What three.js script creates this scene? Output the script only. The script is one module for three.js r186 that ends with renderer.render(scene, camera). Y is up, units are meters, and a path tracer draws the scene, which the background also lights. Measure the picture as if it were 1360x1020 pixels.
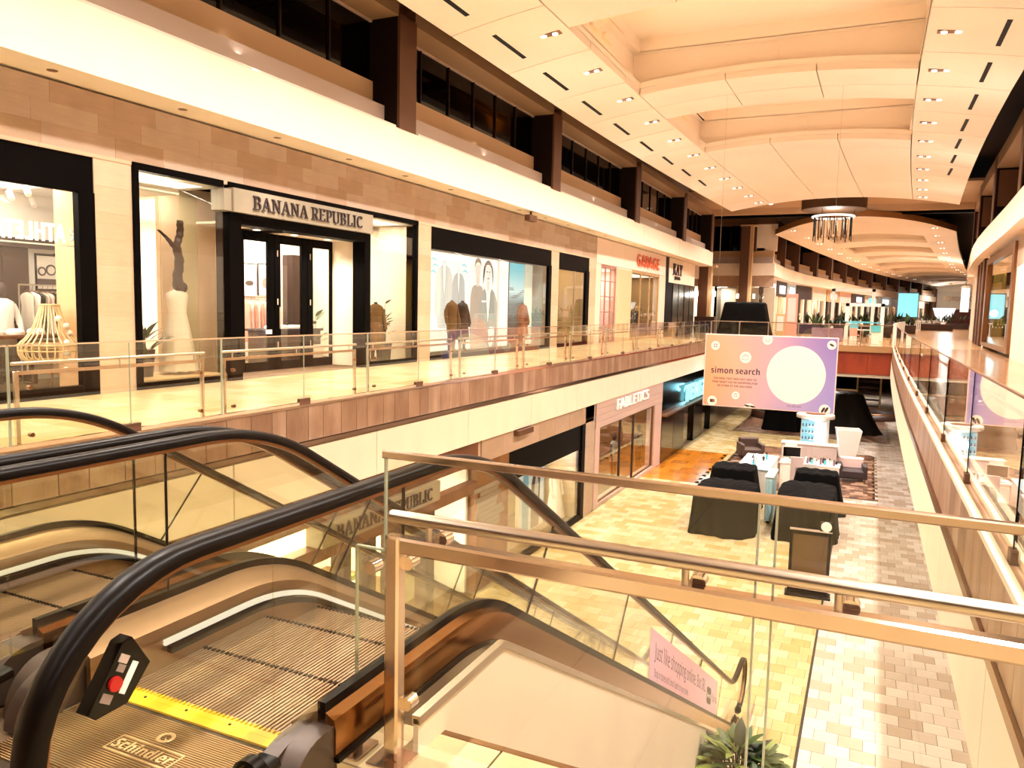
import * as THREE from 'three';
import { mergeGeometries, toCreasedNormals } from 'three/addons/utils/BufferGeometryUtils.js';
import { TextGeometry } from 'three/addons/geometries/TextGeometry.js';
import { FontLoader } from 'three/addons/loaders/FontLoader.js';
import { RectAreaLightUniformsLib } from 'three/addons/lights/RectAreaLightUniformsLib.js';

// ---------- camera, exposure ----------
const W = 1360, H = 1020, FOCAL = 1027;
const scene = new THREE.Scene();
scene.background = new THREE.Color(0x000000);
const camera = new THREE.PerspectiveCamera(2 * Math.atan(H / 2 / FOCAL) * 180 / Math.PI, W / H, 0.05, 400);
camera.rotation.order = 'YXZ';
camera.position.set(0, 1.57, 0);
camera.rotation.set(-5.68 * Math.PI / 180, 24.68 * Math.PI / 180, 1.31 * Math.PI / 180);
camera.updateMatrixWorld(); camera.updateProjectionMatrix();
const renderer = new THREE.WebGLRenderer();
renderer.toneMapping = THREE.LinearToneMapping;
renderer.toneMappingExposure = 1.2;
renderer.shadowMap.enabled = true;
RectAreaLightUniformsLib.init();
const WARM = 0xfff6ea, SOFT = 0xfff4e6, COOL = 0xeaf4ff;
const LV = { spot: 125, cove: 16, bay: 18, soffit: 20, shop: 13, under: 14 };   // brightness of each kind of lamp, bay for the added glow

// ---------- helpers ----------
let seed = 7;
const rnd = (a = 0, b = 1) => { seed = (seed * 1664525 + 1013904223) >>> 0; return a + (b - a) * seed / 4294967296; };
const lerp = (a, b, t) => a + (b - a) * t;
const used = new Map();
function numbered(n) { const k = used.get(n) || 0; used.set(n, k + 1); return k ? n + '_' + String(k).padStart(3, '0') : n; }
function uvm(g) {
  const p = g.attributes.position, n = g.attributes.normal, uv = new Float32Array(p.count * 2);
  for (let i = 0; i < p.count; i++) {
    const a = Math.abs(n.getX(i)), b = Math.abs(n.getY(i)), c = Math.abs(n.getZ(i));
    const u = a >= b && a >= c ? p.getZ(i) : p.getX(i), v = b > a && b > c ? p.getZ(i) : p.getY(i);
    uv[2 * i] = u; uv[2 * i + 1] = v;
  }
  g.setAttribute('uv', new THREE.BufferAttribute(uv, 2)); return g;
}
function bx(x0, x1, y0, y1, z0, z1) {
  const g = new THREE.BoxGeometry(Math.abs(x1 - x0), Math.abs(y1 - y0), Math.abs(z1 - z0));
  g.translate((x0 + x1) / 2, (y0 + y1) / 2, (z0 + z1) / 2); return uvm(g);
}
const cb = (w, h, d, x = 0, y = 0, z = 0) => bx(x - w / 2, x + w / 2, y - h / 2, y + h / 2, z - d / 2, z + d / 2);
// box with chamfered edges
function cbx(x0, x1, y0, y1, z0, z1, c = 0.006) {
  const w = Math.abs(x1 - x0), h = Math.abs(y1 - y0), d = Math.abs(z1 - z0), s = new THREE.Shape();
  const a = w / 2 - c, b = h / 2 - c;
  s.moveTo(-a, -b); s.lineTo(a, -b); s.lineTo(a, b); s.lineTo(-a, b); s.closePath();
  const g = new THREE.ExtrudeGeometry(s, { depth: d - 2 * c, bevelEnabled: true, bevelSize: c, bevelThickness: c, bevelSegments: 1 });
  g.translate((x0 + x1) / 2, (y0 + y1) / 2, Math.min(z0, z1) + c); return uvm(g);
}
const cyl = (r0, r1, h, seg, x, y, z) => { const g = new THREE.CylinderGeometry(r1, r0, h, seg); g.translate(x, y + h / 2, z); return g; };
function rod(a, b, r, seg = 8) {
  const A = new THREE.Vector3(...a), B = new THREE.Vector3(...b), d = B.clone().sub(A);
  const g = new THREE.CylinderGeometry(r, r, d.length(), seg);
  g.applyQuaternion(new THREE.Quaternion().setFromUnitVectors(new THREE.Vector3(0, 1, 0), d.clone().normalize()));
  g.translate((A.x + B.x) / 2, (A.y + B.y) / 2, (A.z + B.z) / 2); return g;
}
const tube = (pts, r, seg = 24, rs = 8, closed = false) => new THREE.TubeGeometry(new THREE.CatmullRomCurve3(pts.map(p => new THREE.Vector3(...p)), closed), seg, r, rs, closed);
function mg(list) {
  const l = list.flat().map(g => {
    let k = g.index ? g.toNonIndexed() : g;
    for (const n of Object.keys(k.attributes)) if (!['position', 'normal', 'uv'].includes(n)) k.deleteAttribute(n);
    if (!k.attributes.uv) uvm(k);
    return k;
  });
  return mergeGeometries(l);
}
function grid(f, nu, nv) {   // smooth sheet from f(u, v) -> [x, y, z]
  const pos = [], uv = [], idx = [];
  for (let j = 0; j <= nv; j++) for (let i = 0; i <= nu; i++) { pos.push(...f(i / nu, j / nv)); uv.push(i / nu, j / nv); }
  for (let j = 0; j < nv; j++) for (let i = 0; i < nu; i++) { const a = j * (nu + 1) + i; idx.push(a, a + 1, a + nu + 1, a + 1, a + nu + 2, a + nu + 1); }
  const g = new THREE.BufferGeometry();
  g.setAttribute('position', new THREE.Float32BufferAttribute(pos, 3)); g.setAttribute('uv', new THREE.Float32BufferAttribute(uv, 2));
  g.setIndex(idx); g.computeVertexNormals(); return g;
}
// closed loft through rings [[x,y,z]...] with caps
function loft(rings, cap = true) {
  const n = rings[0].length, m = rings.length;
  const parts = [grid((u, v) => { const r = rings[Math.round(v * (m - 1))]; return r[Math.round(u * n) % n]; }, n, m - 1)];
  if (cap) for (const [r, flip] of [[rings[0], true], [rings[m - 1], false]]) {
    const c = r.reduce((s, p) => [s[0] + p[0] / n, s[1] + p[1] / n, s[2] + p[2] / n], [0, 0, 0]), pos = [];
    for (let i = 0; i < n; i++) { const a = r[i], b = r[(i + 1) % n]; pos.push(...c, ...(flip ? b : a), ...(flip ? a : b)); }
    const g = new THREE.BufferGeometry(); g.setAttribute('position', new THREE.Float32BufferAttribute(pos, 3)); g.computeVertexNormals(); parts.push(g);
  }
  return mg(parts);
}
const ring = (y, rx, rz, cx = 0, cz = 0, n = 20, ph = 0) => Array.from({ length: n }, (_, i) => { const a = -i / n * Math.PI * 2 + ph; return [cx + rx * Math.cos(a), y, cz + rz * Math.sin(a)]; });
// sweep a profile of [dx, dn] along a path of [z, y] lying in a plane of constant x
function sweep(path, prof, x = 0, closed = true, crease = 0.7) {
  const rings = path.map((p, i) => {
    const a = path[Math.max(0, i - 1)], b = path[Math.min(path.length - 1, i + 1)];
    let tz = b[0] - a[0], ty = b[1] - a[1]; const l = Math.hypot(tz, ty) || 1; tz /= l; ty /= l;
    return prof.map(([dx, dn]) => [x + dx, p[1] - tz * dn, p[0] + ty * dn]);
  });
  const n = prof.length, m = rings.length, k = closed ? n : n - 1, pos = [], uv = []; let s = 0;
  for (let j = 0; j < m - 1; j++) {
    const ds = Math.hypot(path[j + 1][0] - path[j][0], path[j + 1][1] - path[j][1]);
    for (let i = 0; i < k; i++) {
      const i2 = (i + 1) % n, A = rings[j][i], B = rings[j][i2], C = rings[j + 1][i2], D = rings[j + 1][i];
      pos.push(...A, ...C, ...B, ...A, ...D, ...C);
      uv.push(i, s, i + 1, s + ds, i + 1, s, i, s, i, s + ds, i + 1, s + ds);
    }
    s += ds;
  }
  if (closed) for (const [r, f] of [[rings[0], 1], [rings[m - 1], 0]]) {
    const c = r.reduce((q, p) => [q[0] + p[0] / n, q[1] + p[1] / n, q[2] + p[2] / n], [0, 0, 0]);
    for (let i = 0; i < n; i++) { const a = r[i], b = r[(i + 1) % n]; pos.push(...c, ...(f ? b : a), ...(f ? a : b)); uv.push(0, 0, 0, 0, 0, 0); }
  }
  const g = new THREE.BufferGeometry();
  g.setAttribute('position', new THREE.Float32BufferAttribute(pos, 3)); g.setAttribute('uv', new THREE.Float32BufferAttribute(uv, 2));
  return toCreasedNormals(g, crease);
}
// flat polygon of [z, y] points, extruded along x
function polyX(pts, x, t, holes = []) {
  const mk = (P, C) => { const s = new C(); P.forEach(([z, y], i) => i ? s.lineTo(-z, y) : s.moveTo(-z, y)); s.closePath(); return s; };
  const s = mk(pts, THREE.Shape); for (const h of holes) s.holes.push(mk(h, THREE.Path));
  const g = new THREE.ExtrudeGeometry(s, { depth: t, bevelEnabled: false }); g.rotateY(Math.PI / 2); g.translate(x, 0, 0); return uvm(g);
}
function polyZ(pts, z, t) { const s = new THREE.Shape(); pts.forEach(([x, y], i) => i ? s.lineTo(x, y) : s.moveTo(x, y)); s.closePath(); const g = new THREE.ExtrudeGeometry(s, { depth: t, bevelEnabled: false }); g.translate(0, 0, z); return uvm(g); }
function polyY(pts, y, t) { const s = new THREE.Shape(); pts.forEach(([x, z], i) => i ? s.lineTo(x, -z) : s.moveTo(x, -z)); s.closePath(); const g = new THREE.ExtrudeGeometry(s, { depth: t, bevelEnabled: false }); g.rotateX(-Math.PI / 2); g.translate(0, y, 0); return uvm(g); }
function tag(o, label, category, group, kind) { o.userData.label = label; if (category) o.userData.category = category; if (group) o.userData.group = group; if (kind) o.userData.kind = kind; return o; }
function mesh(name, g, m) { const o = new THREE.Mesh(Array.isArray(g) ? mg(g) : g, m); o.name = name; o.castShadow = o.receiveShadow = true; return o; }
function one(name, g, m, label, category, group, kind) { const o = mesh(numbered(name), g, m); scene.add(o); return tag(o, label, category, group, kind); }
const struct = (name, g, m, label, cat = 'structure') => one(name, g, m, label, cat, undefined, 'structure');
function thing(name, label, category, pos = [0, 0, 0], ry = 0, group, kind) { const o = new THREE.Group(); o.name = numbered(name); o.position.set(...pos); o.rotation.y = ry; scene.add(o); return tag(o, label, category, group, kind); }
function part(parent, name, g, m, label) { const o = mesh(name, g, m); parent.add(o); if (label) o.userData.label = label; return o; }
function copy(o, pos, ry, label, group) { const c = o.clone(); c.name = numbered(o.name.replace(/_\d{3}$/, '')); c.userData = { ...o.userData }; if (pos) c.position.set(...pos); if (ry !== undefined) c.rotation.y = ry; if (label) c.userData.label = label; if (group) c.userData.group = group; scene.add(c); return c; }
function rectLight(color, intensity, w, h, pos, look) { const l = new THREE.RectAreaLight(color, intensity, w, h); l.position.set(...pos); l.lookAt(...look); l.castShadow = true; scene.add(l); return l; }
function spot(color, intensity, pos, target, angle = 0.9, pen = 0.8, size = 4) { const l = new THREE.SpotLight(color, intensity, 0, angle, pen, 2); l.position.set(...pos); l.target.position.set(...target); l.castShadow = true; l.shadow.radius = size; scene.add(l, l.target); return l; }
function point(color, intensity, pos, size = 4) { const l = new THREE.PointLight(color, intensity, 0, 2); l.position.set(...pos); l.castShadow = true; l.shadow.radius = size; scene.add(l); return l; }

// ---------- materials ----------
function noiseTex(w, h, fn, srgb = true, rep = [1, 1]) {
  const d = new Uint8Array(w * h * 4);
  for (let y = 0; y < h; y++) for (let x = 0; x < w; x++) { const c = fn(x / w, y / h), i = (y * w + x) * 4; d[i] = c[0]; d[i + 1] = c[1]; d[i + 2] = c[2]; d[i + 3] = 255; }
  const t = new THREE.DataTexture(d, w, h); t.wrapS = t.wrapT = THREE.RepeatWrapping; t.magFilter = t.minFilter = THREE.LinearFilter;
  if (srgb) t.colorSpace = THREE.SRGBColorSpace; t.repeat.set(...rep); t.needsUpdate = true; return t;
}
// periodic value noise
function vn(px, py, s) {
  const h = (i, j) => { let n = (((i % px) + px) % px) * 374761393 + (((j % py) + py) % py) * 668265263 + s * 974711; n = (n ^ (n >>> 13)) * 1274126177; n = n >>> 0; return ((n ^ (n >>> 16)) >>> 0) / 4294967296; };
  return (u, v) => { const x = u * px, y = v * py, i = Math.floor(x), j = Math.floor(y), f = x - i, g = y - j, a = f * f * (3 - 2 * f), b = g * g * (3 - 2 * g); return lerp(lerp(h(i, j), h(i + 1, j), a), lerp(h(i, j + 1), h(i + 1, j + 1), a), b); };
}
const n1 = vn(6, 6, 1), n2 = vn(24, 24, 2), n3 = vn(90, 90, 3), n4 = vn(6, 60, 4), n5 = vn(40, 4, 5), n6 = vn(120, 10, 6), n7 = vn(12, 3, 9);
const tone = (base, k) => base.map(c => Math.max(0, Math.min(255, c * k)));
const stoneTex = noiseTex(256, 256, (u, v) => tone([255, 255, 255], 0.9 + 0.05 * n1(u, v) + 0.03 * n4(u, v) + 0.02 * n3(u, v)));
const woodTex = noiseTex(512, 256, (u, v) => { const g = n6(u, v), k = n5(u, v), b = n7(u, v); return [255 * (0.78 + 0.16 * b + 0.06 * g), 255 * (0.72 + 0.2 * b + 0.07 * g - 0.03 * k), 255 * (0.68 + 0.22 * b + 0.08 * g - 0.04 * k)]; });
const grainTex = noiseTex(256, 256, (u, v) => tone([255, 255, 255], 0.965 + 0.025 * n1(u, v) + 0.01 * n3(u, v)));
const veilTex = noiseTex(256, 256, (u, v) => { const k = 0.55 + 0.45 * n1(u, v) * n2(u, v) + 0.2 * n3(u, v); return tone([255, 255, 255], Math.min(1, k)); });
const rep = (t, a, b = a) => { const c = t.clone(); c.repeat.set(a, b); c.needsUpdate = true; return c; };
const std = (color, rough = 0.6, metal = 0, o = {}) => new THREE.MeshStandardMaterial({ color, roughness: rough, metalness: metal, ...o });
const phys = (color, rough, metal, o) => new THREE.MeshPhysicalMaterial({ color, roughness: rough, metalness: metal, ...o });
const glow = (color, k = 1) => new THREE.MeshStandardMaterial({ color: 0x111111, emissive: color, emissiveIntensity: k, roughness: 0.6 });
const stoneM = (c, r = 0.55) => std(c, r, 0, { map: rep(stoneTex, 0.7) });
const MT = {
  cream: std(0xf6e6d0, 0.75, 0, { map: rep(grainTex, 0.5) }),
  ceil: std(0xfbeedd, 0.8, 0, { map: rep(grainTex, 0.4) }),
  ledgeLav: std(0xbba79b, 0.8), ledgeTan: std(0xbf9d78, 0.8), lintel: std(0x94714f, 0.8),
  stone: [0xc0a48f, 0xbd9f88, 0xc4aa96, 0xb89a80, 0xc6ad9a].map(c => stoneM(c)),
  pil: [0xd3b596, 0xcfb090, 0xd7bb9e].map(c => stoneM(c)),
  reveal: std(0x1a0d08, 0.8),
  pier: std(0x5c3820, 0.55), pierDark: phys(0x1a0b05, 0.6, 0, { specularIntensity: 0.3 }),  // pierDark also colours the shaded sides of the clerestory piers
  darkGlass: phys(0x060302, 0.05, 0, { specularIntensity: 0.5 }),
  mullion: phys(0x1c0e07, 0.45, 0, { specularIntensity: 0.4 }),
  frame: phys(0x020000, 0.5, 0, { specularIntensity: 0.12 }),
  wood: [0xb89a82, 0xbfa28c, 0xae917a, 0xb4967e, 0xc5ab96].map(c => std(c, 0.4, 0, { map: rep(woodTex, 0.45, 0.9) })),
  chrome: phys(0xe8ddd0, 0.12, 1, {}), steel: phys(0xcdbfb0, 0.28, 1, {}), bronze: std(0x8a6242, 0.32, 0.85), brushed: std(0x9a7f62, 0.38, 0.8),
  polished: phys(0xe6d2c2, 0.16, 1, {}),
  glass: phys(0xfafaf5, 0.0, 0, { transmission: 1, thickness: 0, ior: 1.5 }),
  glassGreen: phys(0xfafaf2, 0.0, 0, { transmission: 1, thickness: 0, ior: 1.5 }),
  glassEdge: std(0xb9c4b4, 0.1, 0.3),
  rubber: phys(0x0c0503, 0.34, 0, { specularIntensity: 0.3 }),
  black: phys(0x050302, 0.6, 0, { specularIntensity: 0.3 }), blackGloss: phys(0x070403, 0.15, 0, { specularIntensity: 0.6 }),
  cloth: phys(0x040202, 0.8, 0, { specularIntensity: 0.2 }), clothBrown: phys(0x0f0a06, 0.6, 0, { specularIntensity: 0.5 }),
  white: std(0xf4efe8, 0.6), offwhite: std(0xdccfbe, 0.6), signFace: std(0x9c917f, 0.55), peach: std(0xe6c8a8, 0.6),
  coffer: std(0xfbeedd, 0.8), cofferTop: std(0xfbeedd, 0.8), cofferRim: std(0xfbeedd, 0.8),
  roof: std(0x2c1a10, 0.9), brownWall: std(0x5d3717, 0.7),
  floorTile: [0xcdb78c, 0xc8b082, 0xd0bc94, 0xc2a978].map(c => std(c, 0.26, 0, { map: rep(stoneTex, 0.8) })),
  lowTile: [0xcbb388, 0xc4a978, 0xd0bb92, 0xbb9e68].map(c => std(c, 0.24, 0, { map: rep(stoneTex, 0.8) })),
  whiteTile: [0xd2c4b7, 0xc8b8aa, 0xd9ccc1, 0xb9a594].map(c => std(c, 0.2, 0, { map: rep(stoneTex, 0.8) })),
  reflectTintTile: [0xb8701f, 0xc47a25, 0xa96519].map(c => std(c, 0.16, 0, { map: rep(stoneTex, 0.8) })),  // orange of a wood reflection on dim floor, put into the tile colour
  brownTile: [0x5c3b29, 0x7d5a45, 0x4a2d1e, 0x98775f].map(c => std(c, 0.35)),
  grout: std(0x64492f, 0.8),
  red: std(0x9c3a12, 0.5, 0, { map: rep(woodTex, 0.3, 0.5) }),
  yellow: std(0xf2c400, 0.45), redBtn: std(0xb01010, 0.35),
  leafDark: std(0x16260b, 0.5), leaf: std(0x374c14, 0.45), leafLight: std(0x7d8a3e, 0.5),
  brownWood: std(0x7a4c2a, 0.5, 0, { map: rep(woodTex, 0.6, 0.6) }), darkWood: std(0x3a2013, 0.5, 0, { map: rep(woodTex, 0.6, 0.6) }),
  pink: std(0xe9a08f, 0.7), pinkLight: std(0xf3d3cd, 0.7), bluish: std(0xbfd4dd, 0.5), cyan: std(0x5cc4d8, 0.4), tan: std(0xc7a377, 0.7), brownCoat: std(0x6a4a22, 0.8), grey: std(0x8f8378, 0.5), purple: std(0x8d6f83, 0.6), charcoal: std(0x35272a, 0.6),
  lampGlow: glow(0xfff0d8, 6), lampGlowSoft: glow(0xfff0d8, 2), paper: std(0xf6f2ea, 0.8),
};
const serif = await new FontLoader().loadAsync('fonts/droid/droid_serif_regular.typeface.json');
const sansB = await new FontLoader().loadAsync('fonts/droid/droid_sans_bold.typeface.json');
const sans = await new FontLoader().loadAsync('fonts/droid/droid_sans_regular.typeface.json');
function text3(str, font, size, depth, width) {   // in the xy plane, centred, facing +z
  const g = new TextGeometry(str, { font, size, depth, curveSegments: 4, bevelEnabled: false }); g.computeBoundingBox();
  const b = g.boundingBox; g.translate(-(b.min.x + b.max.x) / 2, -(b.min.y + b.max.y) / 2, 0);
  if (width) g.scale(width / (b.max.x - b.min.x), 1, 1); return g;
}
function canvasTex(w, h, draw) { const c = document.createElement('canvas'); c.width = w; c.height = h; const x = c.getContext('2d'); draw(x, w, h); const t = new THREE.CanvasTexture(c); t.colorSpace = THREE.SRGBColorSpace; t.magFilter = THREE.LinearFilter; return t; }
// tiles of tw x td on a floor: those that show largest are parts of their own, the rest one joined part
const frustum = new THREE.Frustum().setFromProjectionMatrix(new THREE.Matrix4().multiplyMatrices(camera.projectionMatrix, camera.matrixWorldInverse));
function tiles(parent, inside, x0, x1, z0, z1, y, tw, td, mats, most, name = 'tile', bond = true, gap = 0.006) {
  const all = []; let row = 0;
  for (let z = z0; z > z1 + 0.01; z -= td, row++) for (let x = x0 - (bond && row % 2 ? tw / 2 : 0); x < x1 - 0.01; x += tw) {
    const a = Math.max(x, x0), b = Math.min(x + tw, x1), e = Math.max(z - td, z1); if (b - a < 0.03) continue;
    const cx = (a + b) / 2, cz = (z + e) / 2; if (!inside(cx, cz)) continue;
    const d = Math.hypot(cx, cz, y - 1.57), v = frustum.containsPoint(new THREE.Vector3(cx, y, cz));
    all.push({ a, b, z, e, m: mats[Math.floor(rnd(0, mats.length))], d: v ? d : d + 1000 });
  }
  all.sort((p, q) => p.d - q.d);
  const near = all.slice(0, most), far = all.slice(most), geos = new Map();
  for (const t of near) {
    const k = (t.b - t.a).toFixed(3) + '_' + (t.z - t.e).toFixed(3);
    if (!geos.has(k)) geos.set(k, cbx(-(t.b - t.a) / 2 + gap / 2, (t.b - t.a) / 2 - gap / 2, -0.012, 0.004, -(t.z - t.e) / 2 + gap / 2, (t.z - t.e) / 2 - gap / 2, 0.002));
    const o = part(parent, name, geos.get(k), t.m); o.position.set((t.a + t.b) / 2, y, (t.z + t.e) / 2);
  }
  if (!far.length) return;
  const pos = [], nor = [], uv = [], col = [];
  for (const t of far) {
    const A = t.a + gap / 2, B = t.b - gap / 2, Z = t.z - gap / 2, E = t.e + gap / 2, c = t.m.color, yy = y + 0.004;
    for (const [p, q] of [[A, Z], [B, Z], [B, E], [A, Z], [B, E], [A, E]]) { pos.push(p, yy, q); nor.push(0, 1, 0); uv.push(p, q); col.push(c.r, c.g, c.b); }
  }
  const g = new THREE.BufferGeometry();
  for (const [n, a, k] of [['position', pos, 3], ['normal', nor, 3], ['uv', uv, 2], ['color', col, 3]]) g.setAttribute(n, new THREE.Float32BufferAttribute(a, k));
  const o = part(parent, name + '_field', g, new THREE.MeshStandardMaterial({ vertexColors: true, roughness: mats[0].roughness, map: mats[0].map }));
  o.userData.kind = 'stuff';
}
const YL = -5.0, XB = -7.9, XF = -7.8, XW = -11.35, XLW = -7.86;   // lower floor, rail line, fascia face, upper wall, lower wall
// ---------- plan curves ----------
const bend = z => z < -24 ? Math.pow((-24 - z) / 28, 1.6) * 1.05 : 0;          // the hall turns right with distance
const xr = z => z > -16 ? 0.84 : 0.84 + Math.pow((-16 - z) / 27, 1.7) * 0.26;  // edge of the brown tiled walkway
const vault = u => 8.65 - 0.65 * (u / 6.4) ** 2;                              // underside of the ceiling, u from its centre line
const xc = z => -3.18 + bend(z);
// ---------- floors ----------
const inR = (a, b, c, d) => (x, z) => x > a && x < b && z < c && z > d;
{
  const f = struct('floor', polyY([[-22, 12], [-7.84, 12], [-7.84, -43], [-22, -43]], -0.3, 0.288), MT.grout, 'pale tiled upper walkway in front of the lit shop fronts', 'floor');
  tiles(f, () => true, XW + 0.02, -7.97, -2, -43, 0, 0.6, 0.6, MT.floorTile, 280, 'tile', true, 0.004);
  const g = struct('floor', [polyY([[-7.84, 12], [9, 12], [9, -2.36], [-1.42, -2.36], [-1.42, -1.86], [-4.36, -1.86], [-4.36, -2.36], [-7.84, -2.36]], -0.3, 0.288)], MT.grout, 'tiled landing at the head of the escalators', 'floor');
  tiles(g, (x, z) => !(x < -1.42 && z > -2.36 && x > -4.36), -7.84, 4.9, 11.9, -2.36, 0, 0.45, 0.45, MT.floorTile, 40, 'tile', false, 0.008);
  part(g, 'edge_trim', bx(-1.4, 4.9, -0.3, 0.002, -2.39, -2.36), MT.bronze);
  const zs = [6, -2.36, -8, -12, -16, -20, -24, -28, -32, -36, -40, -43];
  const r = struct('floor', polyY([...zs.slice(1).map(z => [xr(z) + 0.02, z]), [9, -43], [9, -2.36]], -0.3, 0.288), MT.grout, 'polished brown tiled walkway behind the dark capped glass railing', 'floor');
  const rt = [0xa87b58, 0xb08463, 0x9c704e, 0xb88e6e].map(c => std(c, 0.14, 0, { map: rep(stoneTex, 0.8) }));
  tiles(r, (x, z) => x > xr(z) + 0.3, 1.1, 7.5, -2.36, -43, 0, 0.9, 0.6, rt, 60, 'tile', true, 0.004);
  const far = struct('floor', polyY([[-30, -43], [30, -43], [45, -215], [-30, -215]], -0.3, 0.292), std(0xb5875c, 0.2, 0, { map: rep(stoneTex, 0.3) }), 'polished bridge and far concourse beyond the hanging banner', 'floor');
  const low = struct('floor', polyY([[-16, 4], [10, 4], [10, -85], [-16, -85]], YL - 0.3, 0.288), MT.grout, 'lower level concourse floor of cream and white tiles', 'floor');
  const rugA = (x, z) => x > -5.4 && x < 0.55 && z < -30 && z > -39.5, rugB = (x, z) => x > -6.6 && x < 1.2 && z < -44 && z > -58 && z < -44 - 0;
  const amber = (x, z) => x < -5.6 && z < -29.5 && z > -36.5;  // zone where wood reflection and low light are painted as orange tiles
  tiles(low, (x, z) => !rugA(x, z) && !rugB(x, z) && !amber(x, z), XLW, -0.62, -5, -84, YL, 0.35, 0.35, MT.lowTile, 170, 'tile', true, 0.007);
  tiles(low, (x, z) => !rugA(x, z) && !rugB(x, z), -0.58, 4.6, -5, -84, YL, 0.35, 0.35, MT.whiteTile, 130, 'white_tile', true, 0.008);
  tiles(low, amber, XLW, -5.6, -29.5, -36.5, YL, 0.7, 0.7, MT.reflectTintTile, 0, 'reflection_tint_tile', true, 0.004);
  tiles(low, rugA, -5.4, 0.55, -30, -39.5, YL, 0.3, 0.3, MT.brownTile, 0, 'mosaic_tile', true, 0.004);
  tiles(low, rugB, -6.6, 1.2, -44, -58, YL, 0.3, 0.3, MT.brownTile, 0, 'mosaic_tile', true, 0.004);
  part(low, 'joint_strip', bx(-0.62, -0.58, YL - 0.01, YL + 0.003, -84, 4), MT.reveal, 'dark metal joint strip in the lower floor');
}
// ---------- fascias of the two upper walkways ----------
{
  const f = struct('trim', bx(-8.3, XF - 0.14, -1.44, -0.02, 4, -43), MT.offwhite, 'edge of the upper walkway clad in upright wood planks over cream panels', 'fascia');
  let z = 4, i = 0;
  while (z > -42.9) { const w = Math.min([0.42, 0.3, 0.5, 0.36, 0.46][i % 5], z + 43); part(f, 'wood_plank', cbx(XF - 0.15, XF, -0.56, -0.03, z - w + 0.004, z - 0.004, 0.004), MT.wood[(i * 7 + (i >> 2)) % 5]); z -= w; i++; }
  part(f, 'metal_strip', bx(XF - 0.15, XF + 0.035, -0.635, -0.57, 4, -43), MT.chrome, 'polished metal strip below the wood planks');
  part(f, 'floor_edge', bx(XB - 0.12, XF + 0.02, -0.03, 0.012, -2.36, -43), MT.polished);
  const seams = [4, 2.6, -0.9, -4.4, -7.9, -11.3, -14.75, -18.2, -21.65, -25.1, -28.7, -32.2, -36.2, -40, -43];
  for (let k = 0; k < seams.length - 1; k++) part(f, 'cream_panel', cbx(XF - 0.15, XF, -1.45, -0.675, seams[k + 1] + 0.008, seams[k] - 0.008, 0.006), MT.cream);
  const g = struct('trim', [4, -8, -16, -20, -24, -28, -32, -36, -40, -43].slice(0, -1).map((a, k, A) => { const b = [4, -8, -16, -20, -24, -28, -32, -36, -40, -43][k + 1]; return bx(xr((a + b) / 2) + 0.08, xr((a + b) / 2) + 0.7, -1.44, -0.02, a, b); }), MT.offwhite, 'edge of the brown tiled walkway clad in wood planks over cream panels', 'fascia');
  for (let z = -2.4, i = 0; z > -42.8; z -= 0.5, i++) { const x = xr(z - 0.25); part(g, 'wood_plank', cbx(x, x + 0.07, -0.56, -0.03, z - 0.496, z - 0.004, 0.004), MT.wood[(i * 7 + (i >> 2)) % 5]); }
  const zs = [-2.4, -5.6, -9, -12.4, -15.8, -19.2, -22.6, -26, -29.4, -32.8, -36.2, -39.6, -43];
  for (let k = 0; k < zs.length - 1; k++) {
    const a = zs[k], b = zs[k + 1], xa = xr(a), xb = xr(b);
    part(g, 'cream_panel', polyY([[xa - 0.03, a - 0.006], [xa + 0.08, a - 0.006], [xb + 0.08, b + 0.006], [xb - 0.03, b + 0.006]], -1.45, 0.8), MT.cream);
    part(g, 'gutter', mg([polyY([[xa - 0.03, a], [xa - 0.005, a], [xb - 0.005, b], [xb - 0.03, b]], -0.65, 0.09), polyY([[xa - 0.005, a], [xa + 0.06, a], [xb + 0.06, b], [xb - 0.005, b]], -0.65, 0.03)]), MT.bronze);
    part(g, 'floor_edge', mg([polyY([[xa - 0.01, a], [xa + 0.05, a], [xb + 0.05, b], [xb - 0.01, b]], -0.03, 0.05), polyY([[xa + 0.14, a], [xa + 0.2, a], [xb + 0.2, b], [xb + 0.14, b]], -0.03, 0.05), polyY([[xa + 0.24, a], [xa + 0.3, a], [xb + 0.3, b], [xb + 0.24, b]], -0.03, 0.045)]), MT.cream);
    part(g, 'floor_strip', polyY([[xa + 0.05, a], [xa + 0.24, a], [xb + 0.24, b], [xb + 0.05, b]], -0.03, 0.035), MT.wood[0]);
  }
  // the bridge's rust red edge
  const br = struct('trim', bx(-22, 9, -1.44, -0.05, -43.4, -43.15), MT.red, 'rust red edge of the bridge behind the hanging banner', 'fascia');
  for (let x = -8.4, i = 0; x < 1.4; x += 1.4, i++) part(br, 'red_panel', cbx(x + 0.006, x + 1.394, -1.43, -0.06, -43.15, -43.1, 0.006), MT.red);
  part(br, 'floor_edge', bx(-22, 9, -0.06, 0.012, -43.4, -43.05), MT.polished);
}
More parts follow.
